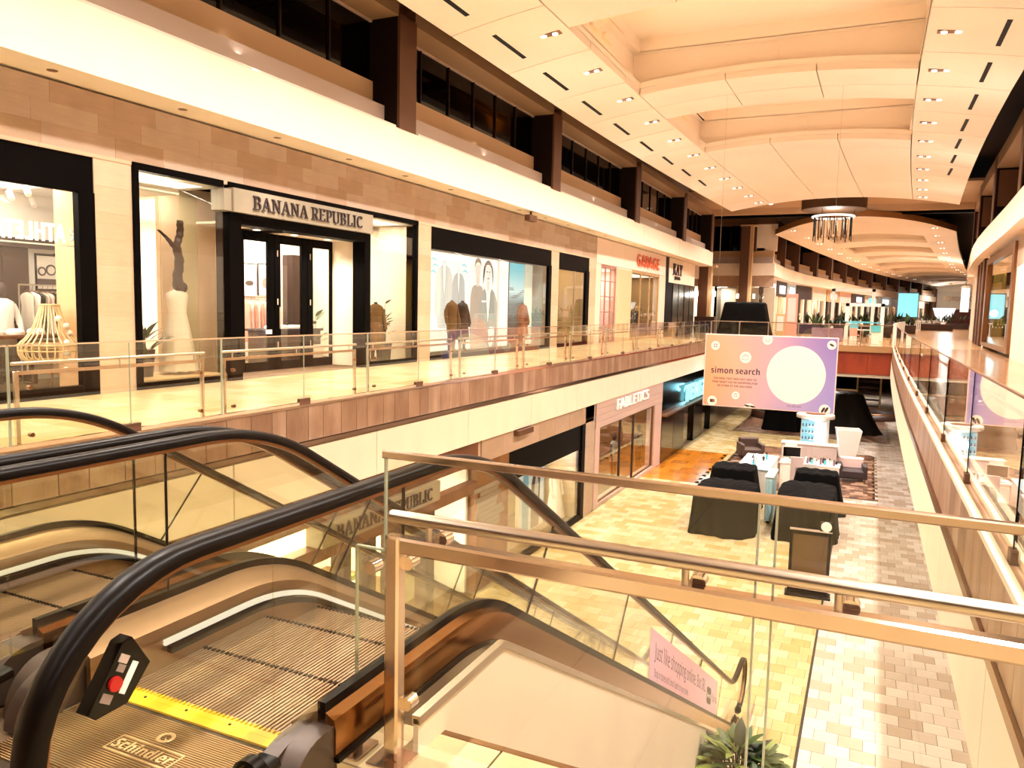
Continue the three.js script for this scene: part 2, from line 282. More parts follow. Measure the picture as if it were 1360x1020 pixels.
// ---------- left upper wall ----------
{
  // header core over the shop fronts, then pilasters; openings stay open
  const w = struct('wall_left', [bx(-12, XW - 0.14, 3.8, 6.9, 12, -33.5), bx(-12, XW - 0.14, 3.9, 6.9, -33.5, -57), bx(-12, XW - 0.03, 8.35, 10.7, 12, -57)], MT.stone[0], 'tan stone wall above the upper shop fronts', 'wall');
  // stone courses
  const rows = 3, rh = (4.79 - 3.84) / rows;
  for (let r = 0; r < rows; r++) for (let z = 11.5 - (r % 2) * 0.5, i = 0; z > -33.4; i++) {
    const len = Math.min([0.95, 1.25, 0.8, 1.1][(i * 3 + r) % 4], z + 33.5); if (len < 0.05) break;
    part(w, 'stone_block', cbx(XW - 0.15, XW, 3.84 + r * rh + 0.0008, 3.84 + (r + 1) * rh - 0.0008, z - len + 0.0008, z - 0.0008, 0.0015), MT.stone[Math.floor(rnd(0, 5))]); z -= len;
  }
  for (let z = 11.5; z > -33.4; z -= 2.4) part(w, 'lintel_stone', cbx(XW - 0.15, XW + 0.01, 3.78, 3.84, Math.max(z - 2.396, -33.5), z, 0.003), MT.pil[Math.floor(rnd(0, 3))]);
  for (const [a, b] of [[-8.59, -9.29], [-18.3, -19.04], [-28.12, -28.91], [-32.56, -33.48]]) {
    const p = struct('wall_left', bx(-11.7, XW - 0.03, 0, 3.8, a, b), MT.pil[0], 'cream stone pier between two upper shop fronts', 'wall');
    for (let y = 0.0, i = 0; y < 3.77; y += 0.42, i++) part(p, 'stone_block', cbx(XW - 0.04, XW, y + 0.0008, Math.min(y + 0.4192, 3.78), b + 0.001, a - 0.001, 0.0015), MT.pil[Math.floor(rnd(0, 3))]);
  }
  // bulkhead, its reveal and ledges
  const b = struct('trim', [bx(-11.9, -10.6, 4.83, 5.8, 12, -57.3)], MT.cream, 'deep cream bulkhead running above the upper shops', 'bulkhead');
  part(b, 'ledge', bx(-12, -11.02, 5.8, 6.36, 12, -57.3), MT.ledgeLav); part(b, 'ledge', bx(-12, -11.36, 6.36, 6.96, 12, -57.3), MT.ledgeTan);
  for (const z of [-38.5, -46.5]) part(b, 'joint', bx(-10.6, -10.597, 4.84, 5.79, z, z - 0.02), MT.ledgeTan);
  for (let z = -3; z > -40; z -= 2.35) part(b, 'soffit_lamp', cyl(0.075, 0.075, 0.012, 16, -10.98, 4.824, z), MT.bronze);
  // clerestory: piers, lintels, mullioned dark windows
  const pz = [11.9, 4.5, -5.8, -16.2, -26.15, -36.9, -47.4, -56.4];
  pz.forEach((z, i) => {
    const p = struct('wall_left', bx(-12, -10.62, 5.8, 8.46, z - 0.75, z), MT.pierDark, 'brown pier with painted shaded sides between clerestory windows above the lettered shops', 'pier');  // sides darker than the face: shade put into the colour
    part(p, 'face_panel', mg([bx(-10.62, -10.585, 5.8, 8.46, z - 0.75, z - 0.04), bx(-10.64, -10.57, 5.8, 8.46, z - 0.04, z + 0.02)]), MT.pier);
    if (i === pz.length - 1) return;
    const a = z - 0.75, e = pz[i + 1];
    const wd = struct('window_' + (i + 1), bx(-11.5, -11.46, 6.9, 8.4, a, e), MT.darkGlass, 'dark clerestory window above the bulkhead', 'window');
    const nm = 6, st = (a - e) / nm;
    for (let k = 0; k < nm; k++) {
      part(wd, 'pane', cbx(-11.46, -11.44, 6.98, 8.36, a - k * st - st + 0.06, a - k * st - 0.06, 0.003), MT.darkGlass);
      part(wd, 'mullion', cbx(-11.46, -11.39, 6.93, 8.4, a - k * st - 0.032, a - k * st + 0.032, 0.006), MT.mullion);
    }
    part(wd, 'lintel', mg([bx(-12, -10.62, 8.4, 8.75, e, a)]), MT.lintel);
  });
}
// ---------- lamps ----------
const coveM = glow(0xffe9c8, 1.5);
function cove(label, x, y, z0, z1, ry) {   // a strip lamp lying on a ledge, shining up
  const L = Math.abs(z1 - z0), t = thing('cove_lamp', label, 'lamp', [x, y, (z0 + z1) / 2], 0, 'strip lamps on the bulkhead ledges');
  part(t, 'housing', bx(-0.09, 0.09, 0, 0.05, -L / 2, L / 2), MT.offwhite); part(t, 'diffuser', bx(-0.06, 0.06, 0.05, 0.06, -L / 2 + 0.02, L / 2 - 0.02), coveM);
  rectLight(WARM, LV.cove * (z0 > 3 ? 0.4 : 1), 0.12, L - 0.1, [x, y + 0.09, (z0 + z1) / 2], [x + ry, y + 2, (z0 + z1) / 2]);
}
for (const [a, b] of [[11, 4.8], [3.6, -5.6], [-6.7, -16.1], [-17.1, -26], [-27, -36.7], [-37.8, -47.2], [-48.3, -56]]) cove('slim strip lamp lying on the straight bulkhead below the dark windows', -10.7, 5.8, a, b, 1.6);
// ---------- ceiling ----------
function vaultPanel(u0, u1, z0, z1, t = 0.07, gap = 0.02, n = 8) {
  const f = (u, z) => { const uu = lerp(u0 + gap, u1 - gap, u), zz = lerp(z0 - gap, z1 + gap, z); return [xc(zz) + uu, vault(uu), zz]; };
  const nz = Math.max(1, Math.round(Math.abs(z1 - z0) / 3));
  const bot = grid((u, v) => f(u, 1 - v), n, nz), top = grid((u, v) => { const p = f(u, v); return [p[0], p[1] + t, p[2]]; }, n, nz), up = (p, k) => [p[0], p[1] + t * k, p[2]];
  const side = [grid((u, v) => up(f(u, 0), v), n, 1), grid((u, v) => up(f(1 - u, 1), v), n, 1), grid((u, v) => up(f(0, 1 - u), v), nz, 1), grid((u, v) => up(f(1, u), v), nz, 1)];
  return mg([bot, top, ...side]);
}
const seamsZ = []; for (let z = 12.075; z > -51; z -= 3.215) seamsZ.push(z); seamsZ.push(-51.8);
{
  const c = struct('ceiling', bx(-12, 8, 10.7, 10.9, 12.4, -75), MT.roof, 'dark roof deck above the floating ceiling', 'ceiling');
  const v = thing('ceiling', 'long vaulted cream ceiling of panels with two sunken bays', 'ceiling', [0, 0, 0], 0, undefined, 'structure');
  for (let k = 0; k < seamsZ.length - 1; k++) for (const [a, b] of [[-6.4, -3.97], [3.97, 6.4]]) part(v, 'ceiling_panel', vaultPanel(a, b, seamsZ[k], seamsZ[k + 1], 0.22), MT.ceil);
  const mid = [[12.075, -5.6], [-12.1, -15.1], [-15.1, -18.4], [-24.8, -26.5], [-26.5, -28.15], [-34.5, -36.2], [-36.2, -45.7], [-45.7, -51.8]];
  for (const [a, b] of mid) for (const [p, q] of [[-3.97, -1.3], [-1.3, 1.3], [1.3, 3.97]]) part(v, 'ceiling_panel', vaultPanel(p, q, a, b, 0.2, 0.016), MT.ceil);
  for (const [a, b] of [[-5.6, -12.1], [-18.4, -24.8], [-28.15, -34.5]]) {   // sunken bays
    const o = 0.32, ux = 3.97, R = [], Wl = [], U = [];
    const edge = (u, z, y0, y1, u2, z2) => grid((s, t) => { const uu = lerp(u, u2, s), zz = lerp(z, z2, s); return [xc(zz) + uu, y0 === null ? vault(uu) + 0.2 + t * 0.18 : lerp(Math.max(y0, vault(uu) + 0.36), y1, t), zz]; }, 10, 1);
    for (const [A, B] of [[[-ux, a], [ux, a]], [[ux, a], [ux, b]], [[ux, b], [-ux, b]], [[-ux, b], [-ux, a]]]) R.push(edge(A[0], A[1], null, 0, B[0], B[1]));
    const X = ux + o, za = a + o, zb = b - o;
    for (const [A, B] of [[[-X, za], [X, za]], [[X, za], [X, zb]], [[X, zb], [-X, zb]], [[-X, zb], [-X, za]]]) { Wl.push(edge(A[0], A[1], 0, 9.75, B[0], B[1])); }
    const X2 = X - 0.25, z2a = za - 0.25, z2b = zb + 0.25;
    for (const [A, B] of [[[-X2, z2a], [X2, z2a]], [[X2, z2a], [X2, z2b]], [[X2, z2b], [-X2, z2b]], [[-X2, z2b], [-X2, z2a]]]) U.push(edge(A[0], A[1], 9.75, 10.15, B[0], B[1]));
    part(v, 'bay_rim', R, new THREE.MeshStandardMaterial({ color: MT.cofferRim.color, roughness: 0.7, side: THREE.DoubleSide }));
    part(v, 'bay_wall', Wl, new THREE.MeshStandardMaterial({ color: MT.coffer.color, roughness: 0.7, side: THREE.DoubleSide }));
    part(v, 'bay_step', U, new THREE.MeshStandardMaterial({ color: 0xfbeedd, roughness: 0.8, side: THREE.DoubleSide }));
    const xm = xc((a + b) / 2);
    part(v, 'bay_soffit', mg([bx(xm - X - 0.2, xm + X + 0.2, 9.74, 9.77, za + 0.2, z2a), bx(xm - X - 0.2, xm + X + 0.2, 9.74, 9.77, z2b, zb - 0.2), bx(xm - X - 0.2, xm - X2, 9.74, 9.77, z2a, z2b), bx(xm + X2, xm + X + 0.2, 9.74, 9.77, z2a, z2b)]), MT.coffer);
    part(v, 'bay_top', bx(xm - X, xm + X, 10.15, 10.2, za, zb), MT.cofferTop);
    part(v, 'bay_ledge', [[-1, 0], [1, 0]].map(([s]) => bx(xm + s * (ux + 0.0), xm + s * (ux + o), vault(ux) + 0.36, vault(ux) + 0.39, a, b)), MT.cofferRim);
    for (const z of [lerp(a, b, 0.42), lerp(a, b, 0.6)]) part(v, 'bay_vent', cbx(xc(z) - X, xc(z) - X + 0.12, 9.28, 9.46, z - 0.32, z + 0.32, 0.02), MT.cofferRim);
    for (const s of [-1, 1]) { const L = Math.abs(b - a) - 0.4, xl = xm + s * (ux + 0.17), yl = vault(ux) + 0.39, l = thing('added_bay_glow', 'added amber glow strip on the ledge inside a sunken ceiling bay', 'lamp', [xl, yl, (a + b) / 2], 0, 'added glow strips in the sunken ceiling bays'); part(l, 'housing', bx(-0.06, 0.06, 0, 0.04, -L / 2, L / 2), MT.offwhite); part(l, 'diffuser', bx(-0.04, 0.04, 0.04, 0.05, -L / 2 + 0.02, L / 2 - 0.02), glow(0xffb45a, 1.2)); rectLight(0xff8412, LV.bay, 0.08, L, [xl, yl + 0.08, (a + b) / 2], [xl - s * 1.2, yl + 2, (a + b) / 2]); }  // strips and their lights are added to give the bays an orange glow
    part(v, 'access_panel', cbx(xm - 0.6, xm + 0.2, 9.0, 9.65, zb + 0.0, zb + 0.03, 0.008), MT.coffer);
  }
  // black air slots and twin downlights
  for (let k = 0; k < seamsZ.length - 1; k++) {
    const z = (seamsZ[k] + seamsZ[k + 1]) / 2;
    for (const s of [-1, 1]) {
      if (k < 17) part(v, 'air_slot', (() => { const g = cb(0.11, 0.015, 1.85); g.rotateZ(-s * 0.17 * 1); g.translate(xc(z) + s * 5.58, vault(5.58) - 0.004, z); return g; })(), MT.black, 'black linear air slot');
      const u = s * 4.5, x = xc(z) + u, y = vault(4.5);
      const t = thing('downlight', s < 0 ? 'twin downlight in the ceiling border nearer the lettered shops' : 'twin downlight in the ceiling border over the brown walkway', 'lamp', [x, y, z], 0, s < 0 ? 'downlights on the shop side ceiling border' : 'downlights on the walkway side ceiling border');
      t.rotation.z = -s * 0.09;
      part(t, 'housing', cbx(-0.3, 0.3, -0.012, 0.02, -0.11, 0.11, 0.004), MT.bronze);
      for (const q of [-0.15, 0.15]) part(t, 'lamp', cyl(0.07, 0.07, 0.025, 14, q, -0.03, 0), MT.lampGlow);
      spot(WARM, LV.spot * (z > -1 ? 0.35 : 1), [x, y - 0.12, z], [x - s * 0.6, -5, z], 1.15, 0.7, 6);
    }
  }
}

// the end of the hall behind the camera
{
  const w = struct('wall_back', [bx(-22, 9, YL, 10.9, 12.1, 12.4), bx(-22, -7.84, -0.3, 0, 12, 12.1)], MT.brownWall, 'brown end wall of the hall behind the landing', 'wall');
  for (let k = 0; k < 6; k++) part(w, 'stone_panel', cbx(-7 + k * 2, -5.02 + k * 2, 0, 4.4, 12.04, 12.1, 0.006), k % 2 ? MT.darkWood : MT.brownWood);
  struct('wall_left', bx(-14.4, XW, 0, 3.8, 12.1, 2), MT.pil[1], 'cream stone wall beside the landing', 'wall');
  struct('wall_left', bx(-14.4, -7.8, YL, -0.3, 4.2, 4), MT.stone[1], 'end wall of the lower level below the landing', 'wall'); struct('wall_front', bx(-7.8, 9, YL, -0.3, 3.6, 3.9), MT.stone[1], 'lower wall below the landing', 'wall');
}
// ---------- escalators ----------
const T15 = Math.tan(Math.PI / 12), C30 = Math.cos(Math.PI / 6), S30 = 0.5;
function escPath(h, zk, R, zTop, zBot) {
  const T = R * T15, hl = h + YL, zl = zk + YL / Math.tan(Math.PI / 6), p = [];
  if (zTop > zk + T) p.push([zTop, h]);
  for (let k = 0; k <= 10; k++) { const a = k / 10 * Math.PI / 6; p.push([zk + T - R * Math.sin(a), h - R + R * Math.cos(a)]); }
  for (let k = 10; k >= 0; k--) { const a = k / 10 * Math.PI / 6; p.push([zl - T + R * Math.sin(a), hl + R - R * Math.cos(a)]); }
  if (zBot < zl - T) p.push([zBot, hl]);
  return p;
}
const ZL = -3.05 + YL / Math.tan(Math.PI / 6);    // where the lower landing begins
function buildEscalator(label) {
  const t = thing('escalator', label, 'escalator');
  const xl = -2.79, xR = -1.55, yAt = (path, z) => { for (let i = 0; i < path.length - 1; i++) if (z <= path[i][0] && z >= path[i + 1][0]) { const k = (z - path[i][0]) / (path[i + 1][0] - path[i][0]); return lerp(path[i][1], path[i + 1][1], k); } return z > path[0][0] ? path[0][1] : path[path.length - 1][1]; };
  // handrail path with round newel ends
  const hp = escPath(0.93, -3.03, 1.5, -1.42, ZL - 0.85), np = (cz, cy, s) => Array.from({ length: 22 }, (_, i) => { const a = -Math.PI / 2 + i / 21 * Math.PI; return [cz + s * 0.44 * Math.cos(a), cy + 0.37 * Math.sin(a)]; });
  const full = [[-1.7, 0.205], [-1.58, 0.19], ...np(-1.42, 0.56, 1), ...hp.slice(1, -1), ...np(ZL - 0.85, YL + 0.56, -1).reverse(), [ZL - 0.69, YL + 0.19], [ZL - 0.57, YL + 0.205]];
  const hand = [[-0.04, -0.012], [-0.042, 0.004], [-0.036, 0.018], [-0.02, 0.027], [0, 0.029], [0.02, 0.027], [0.036, 0.018], [0.042, 0.004], [0.04, -0.012], [0.026, -0.018], [-0.026, -0.018]];
  const dk = escPath(0.25, -3.08, 1.2, -1.94, ZL - 0.3), lowDeck = dk;
  for (const [x, s] of [[xl, 1], [xR, -1]]) {   // s points to the steps
    part(t, 'handrail', sweep(full, hand, x), MT.rubber, 'glossy dark rubber handrail');
    part(t, 'handrail_guide', sweep(full.slice(2, -2), [[-0.016, -0.034], [0.016, -0.034], [0.016, -0.017], [-0.016, -0.017]], x), MT.bronze);
    // glass panes between deck and handrail
    const cut = [-1.72, -2.42, -3.62, -5.25, -6.9, -8.55, -10.2, ZL - 0.35];
    const top = hp.map(p => [p[0], p[1] - 0.03]);
    for (let k = 0; k < cut.length - 1; k++) {
      const a = cut[k] - (k ? 0.006 : 0), b = cut[k + 1] + 0.006, lean = z => (z < -3.4 && z > ZL + 0.6 ? 0.36 : 0);
      const P = []; const put = (path, z0, z1, up) => { const arr = [[z0, yAt(path, z0)], ...path.filter(p => p[0] < z0 - 0.01 && p[0] > z1 + 0.01), [z1, yAt(path, z1)]]; return up ? arr : arr.reverse(); };
      const ta = a - lean(a), tb = b - lean(b);
      P.push(...put(top, ta, tb, true), ...put(dk, a, b, false));
      part(t, 'balustrade_glass', polyX(P, x - 0.005, 0.01), MT.glassGreen);
    }
    for (const [cz, cy, d] of [[-1.42, 0.56, 1], [ZL - 0.85, YL + 0.56, -1]]) {   // newel panes
      const e = Array.from({ length: 17 }, (_, i) => { const a = -Math.PI / 2 + i / 16 * Math.PI; return [cz + d * 0.4 * Math.cos(a), cy + 0.335 * Math.sin(a)]; });
      part(t, 'balustrade_glass', polyX([[cz - d * 0.295, cy - 0.3], ...e, [cz - d * 0.295, cy + 0.335]], x - 0.005, 0.01), MT.glassGreen);
    }
    // decks and skirt
    part(t, 'glass_gasket', sweep(dk, [[-0.016, -0.02], [0.016, -0.02], [0.016, 0.022], [-0.016, 0.022]], x), MT.rubber);
    const q = s > 0 ? [[0.016, -0.012], [0.085, -0.045], [0.125, -0.075], [0.125, -0.13], [0.016, -0.06]] : [[-0.016, -0.06], [-0.125, -0.13], [-0.125, -0.075], [-0.085, -0.045], [-0.016, -0.012]];
    part(t, 'inner_deck', sweep(dk, q, x), MT.brushed);
    const sk = s > 0 ? [[0.1, -0.12], [0.125, -0.12], [0.125, -0.36], [0.1, -0.36]] : [[-0.125, -0.36], [-0.125, -0.12], [-0.1, -0.12], [-0.1, -0.36]];
    part(t, 'skirt_panel', sweep(dk, sk, x), MT.brushed);
    part(t, 'skirt_light', sweep(escPath(0.105, -3.08, 1.2, -2.28, ZL - 0.2), s > 0 ? [[0.126, -0.012], [0.14, -0.012], [0.14, 0.012], [0.126, 0.012]] : [[-0.14, -0.012], [-0.126, -0.012], [-0.126, 0.012], [-0.14, 0.012]], x), glow(0xfff0dc, 0.9), 'thin white skirt light');
    part(t, 'skirt_brush', sweep(escPath(0.075, -3.08, 1.2, -2.3, ZL - 0.2), s > 0 ? [[0.126, -0.02], [0.155, -0.02], [0.155, 0.008], [0.126, 0.008]] : [[-0.155, -0.02], [-0.126, -0.02], [-0.126, 0.008], [-0.155, 0.008]], x), MT.black);
    const o = s < 0 ? [[0.016, -0.012], [0.05, -0.03], [0.058, -0.06], [0.058, -0.16], [0.016, -0.16]].reverse() : [[-0.016, -0.012], [-0.09, -0.03], [-0.09, -0.06], [-0.016, -0.06]];
    part(t, 'outer_deck', sweep(dk, o, x), phys(0x93673c, 0.2, 1, {}), 'polished bronze outer deck');
    if (s < 0) { part(t, 'deck_rim', sweep(dk, [[0.05, -0.172], [0.07, -0.172], [0.07, -0.155], [0.05, -0.155]], x), MT.rubber); part(t, 'mirror_cladding', sweep(dk, [[0.05, -0.75], [0.062, -0.75], [0.062, -0.17], [0.05, -0.17]], x), phys(0xd6cec4, 0.05, 1, {}), 'mirror polished steel cladding'); }
    for (const z of cut.slice(1, -1)) { const ln = z < -3.4 && z > ZL + 0.6 ? 0.36 : 0, yb = yAt(dk, z) + 0.02, yt = yAt(top, z - ln); part(t, 'glass_joint', rod([x, yb, z], [x, yt, z - ln], 0.0065, 6), MT.mullion); }
    // handrail inlets
    for (const [z, y, d] of [[-1.66, 0, 1], [ZL - 0.62, YL, -1]]) part(t, 'inlet_housing', [[0.08, 0.2, s < 0 ? -0.03 : -0.05, 0.08], [0.03, 0.19, s < 0 ? -0.09 : 0.03, 0.06]].map(([q, h, ox, w]) => { const z0 = z + d * (0.03 - q), z1 = z - d * 0.3; return toCreasedNormals(polyX([[z1, y], [z1, y + h], ...Array.from({ length: 10 }, (_, i) => { const a = i / 9 * Math.PI / 2; return [lerp(z1, z0, 0.3 + 0.7 * Math.sin(a)), y + h * Math.cos(a)]; })], x + ox, w), 0.6); }), std(0x4c3d34, 0.4, 0.3));
    for (const [z, y, d] of [[-1.66, 0, 1], [ZL - 0.62, YL, -1]]) part(t, 'inlet_lip', rod([x, y + 0.2, z + d * 0.02], [x, y + 0.2, z + d * 0.06], 0.055, 16), MT.rubber);
  }
  // ribbed steps: one shape, a mesh for each
  const ribs = [];
  for (let k = 0; k < 53; k++) ribs.push(bx(-0.49 + k * 0.0186, -0.49 + k * 0.0186 + 0.0095, -0.012, 0, -0.2, 0.2));
  const cleatG = mg(ribs), stepG = bx(-0.495, 0.495, -0.2, -0.011, -0.2, 0.2), cleatM = std(0xa98b70, 0.42, 0.6), riserTeeth = []; for (let k = 0; k < 38; k++) riserTeeth.push(bx(-0.49 + k * 0.026, -0.49 + k * 0.026 + 0.013, -0.19, 0.005, -0.209, -0.192));
  const teethG = mg(riserTeeth), stepM = std(0x3e2c1f, 0.55, 0.4), sy = escPath(0, -2.95, 0.9, -1.9, ZL - 1.6);
  for (let z = -2.3, k = 0; z > ZL - 0.35; z -= 0.4, k++) { const y = yAt(sy, z), o = part(t, 'step', stepG, stepM); o.position.set(-2.17, Math.min(0, y) - 0.004, z); part(o, 'cleats', cleatG, cleatM); part(o, 'step_edge', teethG, MT.pierDark); }
  // landing plates with fine ribs, comb with a yellow edge
  for (const [za, zb, y, d] of [[0.2, -2.0, 0, 1], [ZL - 0.4, ZL - 2.2, YL, -1]]) {
    const r = [];
    for (let z = Math.max(za, zb) - 0.02; z > Math.min(za, zb) + 0.02; z -= 0.0105) if (Math.abs(z + 1.52) > 0.03 || y < 0) r.push(bx(-2.69, -1.65, y - 0.004, y + 0.003, z, z - 0.005));
    const p = part(t, 'landing_plate', bx(-2.7, -1.64, y - 0.05, y - 0.003, za, zb), std(0x35251a, 0.5, 0.4), 'ribbed metal landing plate'); part(p, 'plate_ribs', mg(r), std(0xb08c62, 0.35, 0.7)).userData.kind = 'stuff';
    const zc = d > 0 ? -2.0 : ZL - 0.4;
    const cg = [bx(-2.67, -1.67, y, y + 0.008, zc, zc - 0.075 * d)]; for (let k = 0; k < 44; k++) cg.push(bx(-2.66 + k * 0.0225, -2.66 + k * 0.0225 + 0.009, y - 0.01, y + 0.006, zc - 0.075 * d, zc - 0.1 * d));
    part(t, 'comb_plate', mg(cg), MT.yellow, 'yellow comb plate');
    for (const k of [0, 1, 2, 3]) part(t, 'comb_screw', cyl(0.006, 0.006, 0.003, 8, -2.5 + k * 0.22, y + 0.0075, zc - 0.05 * d), MT.black);
    part(t, 'side_mark', bx(-1.735, -1.675, y, y + 0.012, zc + 0.0, zc - 0.3 * d), MT.yellow);
    if (d > 0) {
      const lg = text3('Schindler', sansB, 0.05, 0.002, 0.27); lg.rotateX(-Math.PI / 2); lg.translate(-2.2, 0.0045, -1.79);
      part(p, 'lettering', lg, std(0xe8c898, 0.3, 0.6));
      part(p, 'plate_border', mg([bx(-2.35, -2.05, 0.003, 0.005, -1.745, -1.75), bx(-2.35, -2.05, 0.003, 0.005, -1.83, -1.835), bx(-2.35, -2.345, 0.003, 0.005, -1.75, -1.83), bx(-2.055, -2.05, 0.003, 0.005, -1.75, -1.83)]), std(0xe8c898, 0.3, 0.6));
      const em = new THREE.TorusGeometry(0.026, 0.008, 6, 24); em.scale(1, 1, 0.2); em.rotateX(-Math.PI / 2); em.translate(-2.2, 0.005, -1.885);
      const wedge = polyY([[-2.2, -1.885], [-2.185, -1.86], [-2.175, -1.87]], 0.003, 0.003); part(p, 'emblem', mg([em, wedge]), std(0xe8c898, 0.3, 0.6));
    }
  }
  // emergency stop box on the inside of the right newel
  const bs = ([z, y]) => [(z + 1.195) * 0.86 - 1.168, (y - 0.7) * 0.86 + 0.712];
  const bxs = polyX([[-1.1, 0.632], [-1.205, 0.785], [-1.235, 0.792], [-1.29, 0.7], [-1.215, 0.615], [-1.12, 0.612]].map(bs), -1.545, 0.04);
  const sb = part(t, 'stop_box', bxs, MT.blackGloss, 'black emergency stop box');
  const dec = (w, h, y, z, m, nm, e = 0.002) => { const g = cb(e, h, w); g.rotateX(0.98); g.scale(1, 0.86, 0.86); const q = bs([z, y]); g.translate(-1.504, q[1], q[0]); part(sb, nm, g, m); };
  const btn = cyl(0.026, 0.024, 0.014, 18, 0, 0, 0); btn.rotateZ(-Math.PI / 2); btn.scale(1, 0.7, 0.7); btn.translate(-1.512, ...bs([-1.178, 0.685]).reverse()); part(sb, 'stop_button', btn, MT.redBtn, 'round red stop button');
  const lab = canvasTex(128, 32, (x, w, h) => { x.fillStyle = '#f6f2ea'; x.fillRect(0, 0, w, h); x.fillStyle = '#3a2620'; x.font = 'bold 16px sans-serif'; x.fillText('EMERGENCY', 12, 22); });
  dec(0.085, 0.02, 0.685, -1.22, MT.paper, 'label_strip'); dec(0.022, 0.03, 0.742, -1.208, std(0xb9a69c, 0.6), 'label_strip'); dec(0.02, 0.024, 0.72, -1.198, std(0x8d7a72, 0.6), 'label_strip'); dec(0.024, 0.034, 0.655, -1.152, std(0x8d7a72, 0.6), 'label_strip');
  return t;
}
const escA = buildEscalator('down escalator with ribbed steps and a red stop button, next to the chrome guardrail');
const escB = copy(escA, [-1.44, 0, 0], 0, 'neighbouring escalator partly behind the first one, towards the shop fronts');
// outer side panels of the pair, cream plaster with a metal top edge
for (const [x, t, s] of [[-1.36, 0.02, escA]]) {
  const p = escPath(0.135, -2.9, 0.1, -2.2, ZL - 1.1), low = [[-2.2, 0.001], [-2.365, 0.001], ...escPath(-1.0, -2.6, 0.12, -2.365, ZL - 0.1).map(q => [q[0], Math.max(q[1], YL)])];
  part(s, 'side_panel', polyX([...p, ...low.reverse()], x, t), MT.cream, 'cream plaster side panel'); part(s, 'top_edge', sweep(p, [[x - 0.006, -0.02], [x + t + 0.006, -0.02], [x + t + 0.006, 0.012], [x - 0.006, 0.012]].map(q => [q[0], q[1]]), 0), MT.steel);
}
// pink advertisement stuck to the right glass of the near escalator
{
  const tex = canvasTex(1024, 200, (x, w, h) => { const g = x.createLinearGradient(0, 0, w, h); g.addColorStop(0, '#e6c2dc'); g.addColorStop(0.25, '#f6bfd4'); g.addColorStop(1, '#f8d3e0'); x.fillStyle = g; x.fillRect(0, 0, w, h); x.fillStyle = '#4a2a3c'; x.font = '78px sans-serif'; x.fillText('Just like shopping online. But IRL', 50, 95, 720); x.font = '40px sans-serif'; x.fillText('Shop in stores with Simon Search on your phone', 50, 160, 430); x.fillStyle = '#6d5a55'; x.beginPath(); x.roundRect(800, 60, 88, 84, 18); x.fill(); x.fillStyle = '#fff'; x.font = 'bold 30px sans-serif'; x.fillText('Search', 806, 112, 76); x.fillStyle = '#6a5560'; x.font = '56px sans-serif'; x.fillText('Klarna', 905, 120, 110); });
  const a = [-6.3, -1.12], b = [-10.1, -1.12 - 3.8 * Math.tan(Math.PI / 6)], g = new THREE.BufferGeometry(), hgt = 0.52, X = -1.54;
  const q = [[X, a[1] - hgt, a[0]], [X, b[1] - hgt, b[0]], [X, b[1], b[0]], [X, a[1], a[0]]];
  const front = new THREE.BufferGeometry(); front.setAttribute('position', new THREE.Float32BufferAttribute([...q[0], ...q[1], ...q[2], ...q[0], ...q[2], ...q[3]].map((v, i) => i % 3 === 0 ? v + 0.003 : v), 3)); front.setAttribute('uv', new THREE.Float32BufferAttribute([0, 0, 1, 0, 1, 1, 0, 0, 1, 1, 0, 1], 2)); front.computeVertexNormals();
  const t = thing('advertising_film', 'pink advertising film stuck on the lower escalator glass', 'sign');
  part(t, 'backing', polyX([[a[0], a[1] - hgt], [b[0], b[1] - hgt], [b[0], b[1]], [a[0], a[1]]], X, 0.002), MT.pinkLight); part(t, 'print', front, std(0xffffff, 0.5, 0, { map: tex }));
}
